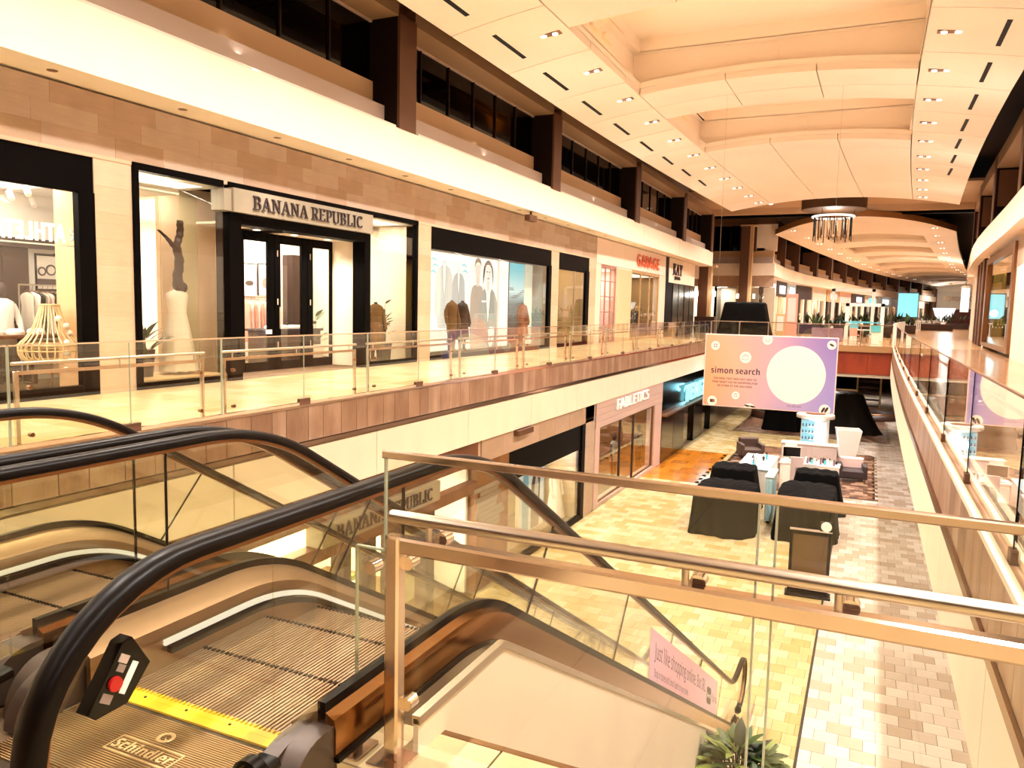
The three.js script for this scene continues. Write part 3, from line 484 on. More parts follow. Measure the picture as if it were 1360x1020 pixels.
// ---------- guardrails ----------
function standoff(p, axis) { const g = new THREE.CylinderGeometry(0.024, 0.024, 0.05, 14); if (axis === 'x') g.rotateZ(Math.PI / 2); else g.rotateX(Math.PI / 2); g.translate(...p); return g; }
{
  const t = thing('front_guardrail', 'glass guardrail with square chrome post and round handrail at the escalator landing', 'railing'), z = -2.2;
  part(t, 'glass_pane', polyZ([[-1.48, 1.05], [-0.245, 1.05], [-0.245, 0.05], [-1.6, 0.05], [-1.6, 0.72], [-1.48, 0.72]], z - 0.006, 0.012), MT.glass);
  part(t, 'glass_pane', polyZ([[-0.2, 1.05], [0.8, 1.05], [0.8, 0.05], [-0.2, 0.05]], z - 0.006, 0.012), MT.glass);
  for (const [a, b, c, d] of [[-0.249, -0.243, 0.05, 1.05], [-0.202, -0.196, 0.05, 1.05], [-1.603, -1.597, 0.05, 0.72], [-1.483, -1.477, 0.72, 1.05], [-1.6, -1.48, 0.717, 0.723]]) part(t, 'pane_edge', bx(a, b, c, d, z - 0.007, z + 0.007), MT.glassEdge);
  part(t, 'top_cap', cbx(-1.49, 0.82, 1.045, 1.072, z - 0.014, z + 0.014, 0.004), MT.polished);
  part(t, 'frame', mg([cbx(-1.43, -1.375, 0.012, 0.8, z + 0.03, z + 0.085, 0.008), cbx(-1.376, 0.8, 0.745, 0.8, z + 0.03, z + 0.085, 0.008)]), MT.polished, 'square polished metal post and bar');
  part(t, 'base_plate', cbx(-1.47, -1.335, 0, 0.014, z - 0.005, z + 0.13, 0.003), MT.polished);
  part(t, 'handrail', mg([rod([-1.41, 0.865, z + 0.06], [0.8, 0.865, z + 0.06], 0.022, 20), new THREE.SphereGeometry(0.022, 16, 10).translate(-1.41, 0.865, z + 0.06)]), MT.steel, 'round brushed metal handrail');
  for (const x of [-1.27, -0.43, -0.03, 0.5]) { part(t, 'bracket', rod([x, 0.8, z + 0.06], [x, 0.845, z + 0.06], 0.011, 10), MT.steel); part(t, 'clamp_disc', standoff([x + 0.03, 0.8, z + 0.012], 'z'), MT.chrome); }
  for (const [x, y] of [[-1.37, 0.7], [-1.37, 0.2], [-1.52, 0.66]]) part(t, 'clamp_disc', standoff([x, y, z + 0.012], 'z'), MT.chrome);
}
{
  const mains = [5.5, 2.1, -1.3, -4.95, -7.8, -11.15, -14.52, -17.9, -21.3, -24.65, -28.4, -32.1, -36, -39.9, -43.1], t = thing('balcony_guardrail', 'long glass guardrail with chrome frames before the lettered shops', 'railing');
  for (let k = 0; k < mains.length - 1; k++) {
    const a = mains[k], b = mains[k + 1], m = (a + b) / 2;
    for (const [p, q] of [[a, m], [m, b]]) part(t, 'glass_pane', bx(XB - 0.006, XB + 0.006, 0.03, 1.06, q + 0.006, p - 0.006), MT.glass);
    for (const z of [a - 0.008, m, b + 0.008]) part(t, 'pane_edge', bx(XB - 0.007, XB + 0.007, 0.03, 1.06, z - 0.005, z + 0.005), MT.glassEdge);
    part(t, 'top_cap', cbx(XB - 0.01, XB + 0.01, 1.055, 1.072, b + 0.008, a - 0.008, 0.003), MT.polished);
    const x = XB - 0.1, c = 0.022, p = a - 0.12, q = b + 0.22;
    part(t, 'frame', mg([cbx(x - c, x + c, 0, 0.79, p - 0.045, p, 0.006), cbx(x - c, x + c, 0, 0.79, q, q + 0.045, 0.006), cbx(x - c, x + c, 0.75, 0.79, q + 0.044, p - 0.044, 0.006)]), MT.polished);
    part(t, 'handrail', rod([x, 0.87, p + 0.02], [x, 0.87, q - 0.02], 0.019, 12), MT.steel);
    for (const z of [lerp(p, q, 0.06), lerp(p, q, 0.5), lerp(p, q, 0.94)]) part(t, 'bracket', rod([x, 0.79, z], [x, 0.855, z], 0.009, 8), MT.steel);
    for (const [z, y] of [[p - 0.12, 0.12], [q + 0.12, 0.12], [p - 0.12, 0.62], [q + 0.12, 0.62]]) part(t, 'clamp_disc', standoff([XB - 0.03, y, z], 'x'), MT.bronze);
    part(t, 'clamp_shoe', cbx(XB - 0.035, XB + 0.035, 0.0, 0.09, m - 0.12, m + 0.12, 0.008), MT.pier, 'brown metal glass shoe');
  }
  part(t, 'base_channel', cbx(XB - 0.025, XB + 0.025, 0.0, 0.035, -43.1, 5.5, 0.004), MT.polished);
}
{
  const js = [-2.35, -4.05, -5.75, -8.4, -11.05, -14.2, -17.2, -21.2, -25.2, -29.2, -33.2, -37.2, -41, -43.1], t = thing('walkway_guardrail', 'glass guardrail with a dark cap along the brown tiled walkway', 'railing');
  for (let k = 0; k < js.length - 1; k++) {
    const a = js[k], b = js[k + 1], xa = xr(a) + 0.09, xb = xr(b) + 0.09, q = (w, y, h, e = 0.006) => polyY([[xa - w, a - e], [xa + w, a - e], [xb + w, b + e], [xb - w, b + e]], y, h);
    part(t, 'glass_pane', q(0.006, 0.03, 1.03), MT.glass);
    part(t, 'top_cap', q(0.011, 1.06, 0.014, 0), MT.bronze);
    part(t, 'pane_edge', bx(xa - 0.01, xa + 0.01, 0.03, 1.06, a - 0.008, a + 0.008), MT.frame);
    part(t, 'clamp_shoe', cbx(xa - 0.028, xa + 0.028, 0.0, 0.1, a - 0.06, a + 0.06, 0.008), MT.pier);
    for (const [d, y] of [[0.25, 0.55], [0.25, 0.8], [-0.25, 0.55], [-0.25, 0.8]]) part(t, 'clamp_disc', standoff([xa + 0.03, y, a + d], 'x'), MT.chrome);
    const x = (xa + xb) / 2 + 0.12; part(t, 'handrail', rod([xa + 0.12, 0.87, a - 0.1], [xb + 0.12, 0.87, b + 0.1], 0.019, 10), MT.steel);
    for (const s of [0.1, 0.9]) { const z = lerp(a, b, s), xx = lerp(xa, xb, s) + 0.12; part(t, 'bracket', rod([xx - 0.1, 0.8, z], [xx, 0.86, z], 0.009, 8), MT.steel); }
  }
}
{
  const t = thing('bridge_guardrail', 'glass guardrail with posts along the bridge above its red edge', 'railing');
  for (let x = -7.9; x < 1.0; x += 1.5) { const e = Math.min(x + 1.5, 1.1); part(t, 'glass_pane', bx(x + 0.01, e - 0.01, 0.05, 1.05, -43.2, -43.188), MT.glass); part(t, 'post', cbx(x - 0.03, x + 0.03, 0, 1.06, -43.24, -43.18, 0.006), MT.steel); }
  part(t, 'top_cap', cbx(-7.9, 1.1, 1.05, 1.09, -43.23, -43.17, 0.006), MT.chrome);
}
// a photo pixel's ray met with a plane gives a place on that plane
function pix(px, py, axis, v) {
  const d = new THREE.Vector3((px - W / 2) / FOCAL, -(py - H / 2) / FOCAL, -1).applyQuaternion(camera.quaternion), i = 'xyz'.indexOf(axis), o = [0, 1.57, 0], c = [d.x, d.y, d.z], t = (v - o[i]) / c[i];
  return c.map((q, k) => o[k] + q * t);
}
const bars = (x, z0, z1, y0, y1, w, d = 0.08, sides = 'lrtb') => { const g = []; if (sides.includes('l')) g.push(cbx(x - d / 2, x + d / 2, y0, y1, z0 - w, z0, 0.006)); if (sides.includes('r')) g.push(cbx(x - d / 2, x + d / 2, y0, y1, z1, z1 + w, 0.006)); if (sides.includes('t')) g.push(cbx(x - d / 2, x + d / 2, y1 - w, y1, z1 + w, z0 - w, 0.006)); if (sides.includes('b')) g.push(cbx(x - d / 2, x + d / 2, y0, y0 + w, z1 + w, z0 - w, 0.006)); return mg(g); };
const pane = (x, z0, z1, y0, y1) => bx(x - 0.006, x + 0.006, y0, y1, z0, z1);
function shopLight(label, x0, x1, y, z0, z1, k = 1, color = SOFT) {   // flat ceiling lamp of a shop
  const t = thing('shop_ceiling_lamp', label, 'lamp', [(x0 + x1) / 2, y, (z0 + z1) / 2]);
  const w = Math.abs(x1 - x0), d = Math.abs(z1 - z0); part(t, 'housing', cb(w, 0.05, d, 0, 0.025, 0), MT.white); part(t, 'diffuser', cb(w - 0.06, 0.01, d - 0.06, 0, -0.005, 0), glow(0xfff4e4, 1.6));
  rectLight(color, LV.shop * k, w - 0.1, d - 0.1, [(x0 + x1) / 2, y - 0.03, (z0 + z1) / 2], [(x0 + x1) / 2, y - 3, (z0 + z1) / 2 - 0.001]);
}
function garment(label, pos, ry, w, h, m, group) {
  const t = thing('hanging_garment', label, 'clothes', pos, ry, group), R = [];
  for (const [y, s, d] of [[-0.02, 0.16, 0.5], [-0.06, 0.75, 0.8], [-0.12, 1, 1], [-0.35, 0.92, 1.15], [-0.6, 0.95, 1.2], [-0.85, 1.02, 1.3], [-1, 1.05, 1.3]]) R.push(Array.from({ length: 16 }, (_, i) => { const a = -i / 16 * Math.PI * 2; return [w / 2 * s * Math.cos(a) * (1 + 0.05 * Math.sin(i * 2.3 + y * 9)), y * h, 0.03 * d * Math.sin(a) * (1 + 0.3 * Math.sin(i * 1.7))]; }));
  part(t, 'cloth', loft(R.reverse()), m); part(t, 'hanger', mg([tube([[-w * 0.4, -0.08 * h, 0], [0, 0.02, 0], [w * 0.4, -0.08 * h, 0]], 0.006, 10, 5), tube([[0, 0.02, 0], [0, 0.06, 0], [0.02, 0.09, 0], [0, 0.11, 0]], 0.004, 8, 5)]), MT.brownWood); return t;
}
function rack(label, pos, ry, L, h) { const t = thing('clothes_rack', label, 'rack', pos, ry); part(t, 'rail', rod([-L / 2, h, 0], [L / 2, h, 0], 0.015), MT.steel); for (const s of [-1, 1]) { part(t, 'upright', rod([s * L / 2, 0, 0], [s * L / 2, h, 0], 0.015), MT.steel); part(t, 'foot', rod([s * L / 2, 0.02, -0.25], [s * L / 2, 0.02, 0.25], 0.015), MT.steel); } return t; }
// shop figure: lofted body, optional long garment
function figure(label, pos, ry, o = {}) {
  const t = thing('mannequin', label, 'mannequin', pos, ry, o.group), s = (o.h || 1.8) / 1.8, skin = o.skin || MT.white;
  const legs = []; for (const q of [-1, 1]) legs.push(loft([ring(0.03, 0.05, 0.09, q * 0.09, 0.03), ring(0.1, 0.045, 0.05, q * 0.09), ring(0.3, 0.06, 0.065, q * 0.09), ring(0.48, 0.06, 0.062, q * 0.09), ring(0.85, 0.09, 0.095, q * 0.09)]));
  const body = [...legs, loft([ring(0.8, 0.15, 0.1), ring(0.92, 0.17, 0.11), ring(1.1, 0.13, 0.09), ring(1.3, 0.165, 0.1), ring(1.42, 0.19, 0.09), ring(1.48, 0.1, 0.06), ring(1.52, 0.05, 0.05), ring(1.57, 0.048, 0.05)])];
  if (!o.headless) body.push(loft([ring(1.555, 0.04, 0.045), ring(1.6, 0.065, 0.08), ring(1.68, 0.078, 0.095), ring(1.75, 0.07, 0.085), ring(1.8, 0.025, 0.03)]));
  if (!o.noArms) for (const q of [-1, 1]) body.push(tube([[q * 0.18, 1.4, 0], [q * 0.235, 1.22, -0.01], [q * 0.25, 1.02, 0.03], [q * 0.24, 0.82, 0.09], [q * 0.235, 0.76, 0.1]], 0.035, 14, 8));
  const b = part(t, 'body', mg(body), skin); b.scale.setScalar(s);
  if (o.dress) { const g = loft(o.dress.map(([y, rx, rz]) => Array.from({ length: 28 }, (_, i) => { const a = -i / 28 * Math.PI * 2, f = 1 + (1.5 - y) * 0.05 * Math.sin(i * 2.4); return [rx * f * Math.cos(a), y, rz * f * Math.sin(a)]; })), true); const d = part(t, 'outfit', g, o.m); d.scale.setScalar(s); }
  if (o.sleeves) { const d = part(t, 'sleeve', mg([-1, 1].map(q => tube([[q * 0.17, 1.42, 0], [q * 0.25, 1.22, -0.01], [q * 0.27, 1.02, 0.03], [q * 0.26, 0.84, 0.08]], 0.055, 14, 8))), o.m); d.scale.setScalar(s); }
  if (o.stand) part(t, 'stand', cyl(0.2, 0.2, 0.02, 20, 0, 0, 0), MT.steel);
  return t;
}
const longDress = [[0.06, 0.34, 0.26], [0.4, 0.28, 0.21], [0.9, 0.2, 0.14], [1.12, 0.15, 0.105], [1.32, 0.185, 0.12], [1.45, 0.19, 0.1], [1.5, 0.09, 0.07]];
const longCoat = [[0.35, 0.27, 0.19], [0.8, 0.23, 0.16], [1.1, 0.2, 0.13], [1.35, 0.22, 0.14], [1.46, 0.2, 0.11], [1.52, 0.08, 0.07]];
const shortTop = [[0.72, 0.21, 0.14], [1.1, 0.17, 0.12], [1.35, 0.2, 0.13], [1.46, 0.19, 0.1], [1.52, 0.08, 0.07]];
// leaf shapes
function leafGeo(L, w, bendy = 0.3) { return grid((u, v) => { const s = v, k = Math.sin(Math.PI * Math.pow(s, 0.75)) * w / 2, x = (u - 0.5) * 2 * k; return [x, L * s * (1 - 0.25 * s * bendy) + 0.15 * Math.abs(x), L * bendy * s * s + Math.abs(x) * 0.3]; }, 4, 7); }
const lg1 = leafGeo(0.3, 0.12), lg2 = leafGeo(0.24, 0.1, 0.7), lgBig = leafGeo(0.7, 0.3, 0.5), lgLong = leafGeo(0.9, 0.14, 0.4);
function plant(name, label, pos, n, r, h, geos, mats, pot, group, spread = 0.9, sc = 1) {
  const t = thing(name, label, 'plant', pos, 0, group);
  if (pot) part(t, 'pot', loft(pot.rings.map(([y, q]) => pot.sq ? [[-q, y, -q], [-q, y, q], [q, y, q], [q, y, -q]] : ring(y, q, q))), pot.m);
  const st = [];
  for (let i = 0; i < n; i++) {
    const a = i * 2.399, k = Math.sqrt((i + 0.5) / n), x = r * k * Math.cos(a), z = r * k * Math.sin(a), y = h * (1 - 0.55 * k * k) * rnd(0.65, 1);
    const o = part(t, 'leaf', geos[i % geos.length], mats[Math.floor(rnd(0, mats.length))]); o.position.set(x, y, z); o.rotation.set(0, Math.PI / 2 - a + rnd(-0.5, 0.5), 0); o.rotateX(0.35 + spread * k + rnd(-0.2, 0.3)); o.scale.setScalar(rnd(0.75, 1.15) * sc);
    if (i % 4 === 0) st.push(tube([[x * 0.15, 0, z * 0.15], [x * 0.6, y * 0.55, z * 0.6], [x, y, z]], 0.008, 6, 4));
  }
  part(t, 'stems', mg(st), MT.leafDark); return t;
}

// ===== upper left: first shop (mirrored white lettering) =====
{
  const w = struct('wall_shop', [bx(-14.45, -14.3, 0, 3.8, 2, -10.45), bx(-14.3, -12.8, 0, 3.8, -10.35, -10.45), bx(-12.9, -12.8, 0, 3.8, -9.3, -10.45), bx(-12.9, -11.7, 0, 3.8, -9.2, -9.3)], MT.white, 'white inside walls of the first clothing shop', 'wall');
  struct('ceiling', bx(-14.4, -11.5, 3.45, 3.55, 2, -10.4), MT.white, 'white ceiling of the first clothing shop', 'ceiling');
  const wd = struct('window_shop', [bx(XW - 0.1, XW - 0.02, 3.2, 3.8, 2, -8.6), cbx(XW - 0.12, XW + 0.02, 0, 3.22, -8.59, -8.3, 0.006), cbx(XW - 0.12, XW + 0.02, 0, 0.17, -8.3, 2, 0.006)], MT.frame, 'black framed window of the first clothing shop', 'window');
  part(wd, 'pane', pane(XW - 0.06, -3.2, -8.3, 0.17, 3.2), MT.glass); part(wd, 'pane', pane(XW - 0.06, 2, -3.18, 0.17, 3.2), MT.glass);
  struct('trim', bx(-12.35, -11.5, 0, 3.45, -8.75, -8.6), std(0xe8b98c, 0.6), 'peach return wall beside the first shop window', 'trim');
  shopLight('flat ceiling lamp of the first clothing shop', -13.9, -12, 3.45, 1, -9, 0.62);
  { const a = pix(0, 360, 'x', -14.25), b = pix(36, 360, 'x', -14.25), d = struct('wall_shop', bx(-14.3, -14.2, 0, 2.5, a[2] + 2, b[2]), MT.darkWood, 'dark panelled part of the first shop back wall', 'wall'); for (let k = 0; k < 5; k++) part(d, 'panel', cbx(-14.2, -14.18, 0.1, 2.4, b[2] + k * 0.5 + 0.02, b[2] + k * 0.5 + 0.48, 0.005), k % 2 ? MT.charcoal : MT.darkWood); part(d, 'top_beam', bx(-14.28, -14.1, 2.45, 2.62, a[2] + 2, pix(104, 340, 'x', -14.2)[2]), MT.charcoal); };
  const s = text3('ATHLETA', sansB, 0.28, 0.02, 1.12), star = []; s.rotateY(-Math.PI / 2); s.rotateY(0);
  // mirrored letters stand in for a sign reflected in the window glass
  for (let k = 0; k < 4; k++) { const b = cb(0.02, 0.26, 0.035); b.rotateX(k * Math.PI / 4); star.push(b); }
  const L = thing('shop_lettering', 'white mirrored letters standing in for a sign reflected in the first shop window', 'sign'), p0 = pix(41, 306, 'x', -11.6), p1 = pix(97, 313, 'x', -11.6);
  part(L, 'lettering', s.translate(-11.6, p0[1], p0[2]), std(0xffffff, 0.4, 0, { emissive: 0xfff6e6, emissiveIntensity: 0.8 })); part(L, 'star', mg(star).translate(-11.6, p1[1], p1[2] - 0.05), std(0xffffff, 0.4, 0, { emissive: 0xfff6e6, emissiveIntensity: 0.25 })); part(L, 'rail', bx(-11.61, -11.58, p0[1] - 0.2, p0[1] - 0.18, p0[2] + 0.8, p1[2] - 0.2), MT.white);
  // pictures, rack, clothes
  for (const [px, lb] of [[61, 'framed print with dark shapes on the shop wall'], [86, 'framed pale print on the shop wall beside the rack']]) { const c = pix(px, 362, 'x', -14.28), t = thing('framed_picture', lb, 'picture', c); part(t, 'frame', cbx(0, 0.03, -0.35, 0.35, -0.22, 0.22, 0.006), MT.black); part(t, 'print', bx(0.03, 0.033, -0.31, 0.31, -0.19, 0.19), px < 70 ? std(0xd8cfc4, 0.6) : std(0xefe2d2, 0.6)); part(t, 'mark', mg([new THREE.TorusGeometry(0.09, 0.015, 5, 16).rotateY(Math.PI / 2).translate(0.034, 0.05, -0.08), bx(0.033, 0.036, -0.25, -0.12, -0.2, 0.2), new THREE.TorusGeometry(0.07, 0.015, 5, 16).rotateY(Math.PI / 2).translate(0.034, 0.02, 0.1)]), MT.charcoal); }
  const a = pix(32, 378, 'x', -13.9), b = pix(104, 378, 'x', -13.9); rack('chrome clothes rack along the back wall of the first shop', [-13.9, 0, (a[2] + b[2]) / 2], Math.PI / 2, Math.abs(a[2] - b[2]) + 0.2, a[1]);
  const cm = [MT.offwhite, MT.white, MT.black, MT.offwhite, MT.pinkLight, MT.black, MT.pinkLight, std(0xe9c3a0, 0.8), std(0xe9c3a0, 0.8)];
  for (let i = 0; i < 11; i++) garment(cm[i % 9] === MT.black ? 'black top hanging on the first shop rack' : 'pale top hanging on the first shop rack', [-13.9, a[1] - 0.12, lerp(a[2], b[2], (i + 0.5) / 11)], rnd(-0.08, 0.08), 0.42, 0.75, cm[i % 9], cm[i % 9] === MT.black ? 'black tops on the first rack' : 'pale tops on the first rack');
  const fp = pix(12, 432, 'x', -13.1); figure('mannequin in a white shirt and dark trousers behind the first window', [-13.75, 0.0, fp[2] - 0.3], 1.4, { dress: shortTop, m: MT.white, skin: MT.charcoal, headless: false, sleeves: true });
  // table with folded things, and the beaded basket lamp
  const tb = thing('display_table', 'pale wooden display table behind the first shop window', 'table', [-13.2, 0, -8.0]); part(tb, 'table_top', cbx(-0.45, 0.45, 0.86, 0.92, -1.1, 0.95, 0.01), MT.brownWood); for (const [x, z] of [[-0.4, -1.0], [0.4, -1.0], [-0.4, 0.85], [0.4, 0.85]]) part(tb, 'leg', cb(0.07, 0.86, 0.07, x, 0.43, z), MT.brownWood); part(tb, 'panel', bx(-0.42, 0.42, 0.2, 0.8, -1.0, -0.97), MT.tan);
  for (let i = 0; i < 5; i++) { const f = thing('folded_clothes', 'white folded clothes on the display table', 'clothes', [-13.05, 0.92, -7.25 - i * 0.36], 0, 'folded clothes on the table'); part(f, 'fold', loft([ring(0, 0.15, 0.12), ring(0.04, 0.17, 0.13), ring(0.08, 0.15, 0.11), ring(0.1, 0.08, 0.06)]), MT.white); }
  const c = pix(68, 470, 'x', -12.1), bl = thing('basket_lamp', 'large woven basket lamp with white shell beads', 'lamp', [-12.1, 0.5, c[2]]), prof = [[0.13, 0.95], [0.15, 0.85], [0.2, 0.7], [0.27, 0.52], [0.37, 0.38], [0.45, 0.3], [0.46, 0.22], [0.43, 0.08], [0.3, 0.0]];
  for (let k = 0; k < 26; k++) { const q = k / 26 * Math.PI * 2; part(bl, 'rib', tube(prof.map(([r, y]) => [r * Math.cos(q), y, r * Math.sin(q)]), 0.012, 16, 5), std(0xe8cfa0, 0.6)); }
  for (const [r, y] of [[0.14, 0.93], [0.46, 0.29], [0.455, 0.2], [0.36, 0.03]]) part(bl, 'hoop', new THREE.TorusGeometry(r, 0.014, 6, 30).rotateX(Math.PI / 2).translate(0, y, 0), std(0xd9b680, 0.6));
  for (const [y, q] of [[0.72, 0.2], [0.6, -0.25], [0.48, -0.5], [0.34, 0.05], [0.17, 0.1], [-0.1, 0.15]]) part(bl, 'bead', new THREE.SphereGeometry(0.05, 10, 8).translate(0.3 * Math.cos(q) + (y < 0.4 ? 0.12 : 0), y, 0.3 * Math.sin(q)), MT.white); part(bl, 'cord', rod([0, -0.5, 0], [0, 0, 0], 0.02), MT.brownWood);
  for (const [px, py] of [[12, 258], [22, 268], [34, 252], [42, 268]]) { const q = pix(px, py, 'y', 3.3), sp = thing('track_spotlight', 'small white track spotlight in the first shop', 'lamp', [q[0], 3.45, q[2]], 0, 'track spotlights in the first shop'); part(sp, 'stem', rod([0, 0, 0], [0, -0.1, 0], 0.012), MT.white); part(sp, 'head', rod([0, -0.1, 0], [0.1, -0.24, 0.02], 0.05, 12), MT.white); }
}
// ===== upper left: second shop with the black entrance =====
{
  struct('wall_shop', [bx(-18.2, -18, 0, 3.8, -10.5, -22), bx(-18, -12.9, 0, 3.8, -10.46, -10.56), bx(-18, -12.6, 0, 3.8, -18.5, -18.6), bx(-12.6, -11.4, 0, 3.7, -18.3, -18.4), bx(-12.65, -12.55, 0, 3.8, -16.3, -17.4), bx(-12.6, -11.42, 0, 3.22, -16.2, -16.06), polyY([[-11.42, -11.62], [-12.6, -12.86], [-12.6, -13.0], [-11.42, -11.76]], 0, 3.22)], MT.cream, 'cream inside walls of the shop with the black entrance', 'wall');
  { const bw = struct('wall_shop', bx(-12.75, -12.65, 0, 3.8, -10.95, -12.78), MT.peach, 'peach panelled back of the driftwood display window', 'wall'); for (let k = 0; k < 4; k++) part(bw, 'back_panel', cbx(-12.65, -12.62, 0.15, 3.7, -10.97 - k * 0.45 - 0.44, -10.97 - k * 0.45, 0.006), [MT.peach, std(0xd9c9a0, 0.6), MT.peach, std(0xe3cfae, 0.6)][k]); }
  struct('ceiling', [bx(-18, -12.9, 3.6, 3.7, -10.5, -18.6), bx(-12.9, -11.5, 3.72, 3.8, -9.3, -11.45), bx(-12.9, -11.5, 3.72, 3.8, -16.05, -18.3), bx(-12.62, -11.42, 3.1, 3.2, -12.7, -16.1)], MT.white, 'white ceiling of the shop with the black entrance', 'ceiling');
  const w1 = struct('window_shop', [bars(XW - 0.02, -9.29, -11.42, 0, 3.84, 0.12, 0.12, 'ltb'), bx(XW - 0.08, XW + 0.04, 3.72, 3.84, -11.42, -18.3)], MT.frame, 'tall black framed display window holding driftwood beside the shop entrance', 'window'); part(w1, 'pane', pane(XW - 0.03, -9.4, -11.42, 0.12, 3.72), MT.glass);
  const w2 = struct('window_shop', bars(XW - 0.02, -15.98, -18.3, 0, 3.84, 0.12, 0.12, 'rb'), MT.frame, 'tall black framed display window holding a brown coat beside the shop entrance', 'window'); part(w2, 'pane', pane(XW - 0.03, -16.05, -18.18, 0.12, 3.72), MT.glass);
  // entrance portal
  const d = struct('door_1', [cbx(XW - 0.3, XW + 0.06, 0, 3.27, -11.72, -11.4, 0.006), cbx(XW - 0.3, XW + 0.06, 0, 3.27, -16.05, -15.8, 0.006), cbx(XW - 0.3, XW + 0.06, 3.06, 3.27, -15.8, -11.72, 0.006)], MT.frame, 'black entrance surround of the shop below the lettered sign', 'door');
  part(d, 'soffit', bx(-12.5, -11.66, 3.1, 3.14, -15.8, -11.72), MT.cream);
  for (const z of [-13, -14.2, -15.4]) part(d, 'soffit_lamp', cyl(0.08, 0.08, 0.02, 16, -12.1, 3.085, z), MT.lampGlowSoft);
  for (const z of [-13, -14.2, -15.4]) spot(SOFT, 14, [-12.1, 3.05, z], [-12.1, 0, z], 1.1, 0.8, 4);
  const xs = -12.5, zz = [-12.8, -13.95, -15.1, -16.2];
  for (let k = 0; k < 3; k++) { const lf = part(d, 'door_leaf', bars(xs, zz[k] - 0.01, zz[k + 1] + 0.01, 0.0, 3.1, 0.2, 0.07), MT.frame, 'black framed glass door leaf'); part(lf, 'pane', pane(xs, zz[k] - 0.2, zz[k + 1] + 0.2, 0.2, 2.92), MT.glass); for (const y of [0.5, 1.5, 2.6]) part(lf, 'hinge', cbx(xs + 0.035, xs + 0.06, y, y + 0.14, zz[k] - 0.1, zz[k] - 0.06, 0.004), MT.chrome); if (k === 1) { part(lf, 'handle', rod([xs + 0.1, 0.95, zz[k] - 0.1], [xs + 0.1, 1.45, zz[k] - 0.1], 0.02), MT.chrome); part(lf, 'sticker', bx(xs + 0.035, xs + 0.04, 0.83, 0.93, zz[k] + 0.1, zz[k] + 0.3), MT.paper); } }
  // sign
  const sg = thing('shop_sign', 'cream sign box with dark serif capitals over the black entrance', 'sign'); part(sg, 'box', mg([cbx(XW - 0.2, XW + 0.18, 3.27, 3.72, -15.98, -11.4, 0.01), cbx(XW - 0.2, XW + 0.13, 3.28, 3.68, -11.4, -11.2, 0.006)]), MT.signFace);
  const tx = text3('BANANA REPUBLIC', serif, 0.27, 0.03, 3.6); tx.rotateY(Math.PI / 2); tx.translate(XW + 0.18, 3.5, -13.7); part(sg, 'lettering', tx, MT.charcoal, 'dark raised capitals');
  // display window: driftwood figure, white dress, spiky plant
  const bp = pix(214, 470, 'x', -12.05);
  figure('headless mannequin in a floor length white dress in the display window', [-12.0, 0.15, bp[2] - 0.35], 1.2, { dress: longDress, m: MT.offwhite, headless: true, noArms: true, h: 1.9 });
  const br = thing('driftwood_branch', 'forked brown driftwood trunk rising above the white dress', 'branch', [-12.0, 1.98, bp[2] - 0.35]); const lb = (pts, r0, r1) => { const c = new THREE.CatmullRomCurve3(pts.map(p => new THREE.Vector3(...p))), N = 14, P = c.getSpacedPoints(N); return loft(P.map((p, i) => ring(0, 1, 1, 0, 0, 10).map(q => { const r = lerp(r0, r1, i / N) * (1 + 0.12 * Math.sin(i * 1.9 + q[0] * 3)); return [p.x + q[0] * r, p.y, p.z + q[2] * r]; }))); };
  part(br, 'trunk', lb([[0, -0.25, -0.05], [0, 0.0, -0.02], [0, 0.3, -0.07], [0, 0.62, 0.0]], 0.1, 0.075), MT.darkWood); part(br, 'fork', lb([[0, 0.58, 0.0], [0, 0.85, -0.1], [0, 1.08, -0.1]], 0.075, 0.06), MT.darkWood); part(br, 'fork', lb([[0, 0.55, 0.02], [0, 0.72, 0.2], [0, 0.86, 0.4]], 0.06, 0.03), MT.darkWood); part(br, 'knot', new THREE.SphereGeometry(0.09, 10, 8).scale(1, 1.2, 1.3).translate(0, -0.18, -0.12), MT.black);
  plant('potted_plant', 'spiky plant with long leaves beside the driftwood in the display window', [-12.0, 0.15, -10.0], 18, 0.12, 0.95, [lgLong], [MT.leafDark, MT.leaf, MT.darkWood], { rings: [[0, 0.14], [0.5, 0.19], [0.5, 0.16]], m: MT.charcoal }, undefined, 0.25, 0.6);
  struct('floor', bx(-12.6, XW - 0.05, 0, 0.15, -9.32, -11.42), MT.tan, 'raised floor of the display window', 'floor');
  // things seen through the doors
  const a = pix(322, 406, 'x', -14.6), e = pix(362, 406, 'x', -14.6); rack('chrome rack of pink clothes seen through the entrance', [-14.6, 0, (a[2] + e[2]) / 2], Math.PI / 2, Math.abs(a[2] - e[2]) + 0.2, 1.7);
  for (let i = 0; i < 9; i++) { const m = [MT.pink, MT.pinkLight, MT.pink, MT.white][i % 4]; garment(m === MT.white ? 'white dress hanging on the pink rack' : 'pink garment hanging on the rack seen through the entrance', [-14.6, 1.6, lerp(a[2], e[2], (i + 0.5) / 9)], rnd(-0.08, 0.08), 0.42, m === MT.white ? 1.2 : rnd(0.8, 1.1), m, 'clothes on the pink rack'); }
  for (const px of [330, 352]) { const c = pix(px, 372, 'x', -15.3), t = thing('framed_picture', px < 340 ? 'framed print of a dark bag above the pink rack' : 'framed print of a leaf shape above the pink rack', 'picture', c); part(t, 'frame', cbx(0, 0.03, -0.45, 0.45, -0.3, 0.3, 0.006), MT.black); part(t, 'print', bx(0.03, 0.034, -0.42, 0.42, -0.27, 0.27), MT.white); part(t, 'shape', new THREE.SphereGeometry(0.15, 10, 8).scale(0.05, px < 340 ? 0.5 : 1, 1.1).translate(0.034, -0.08, 0), px < 340 ? MT.charcoal : MT.grey); }
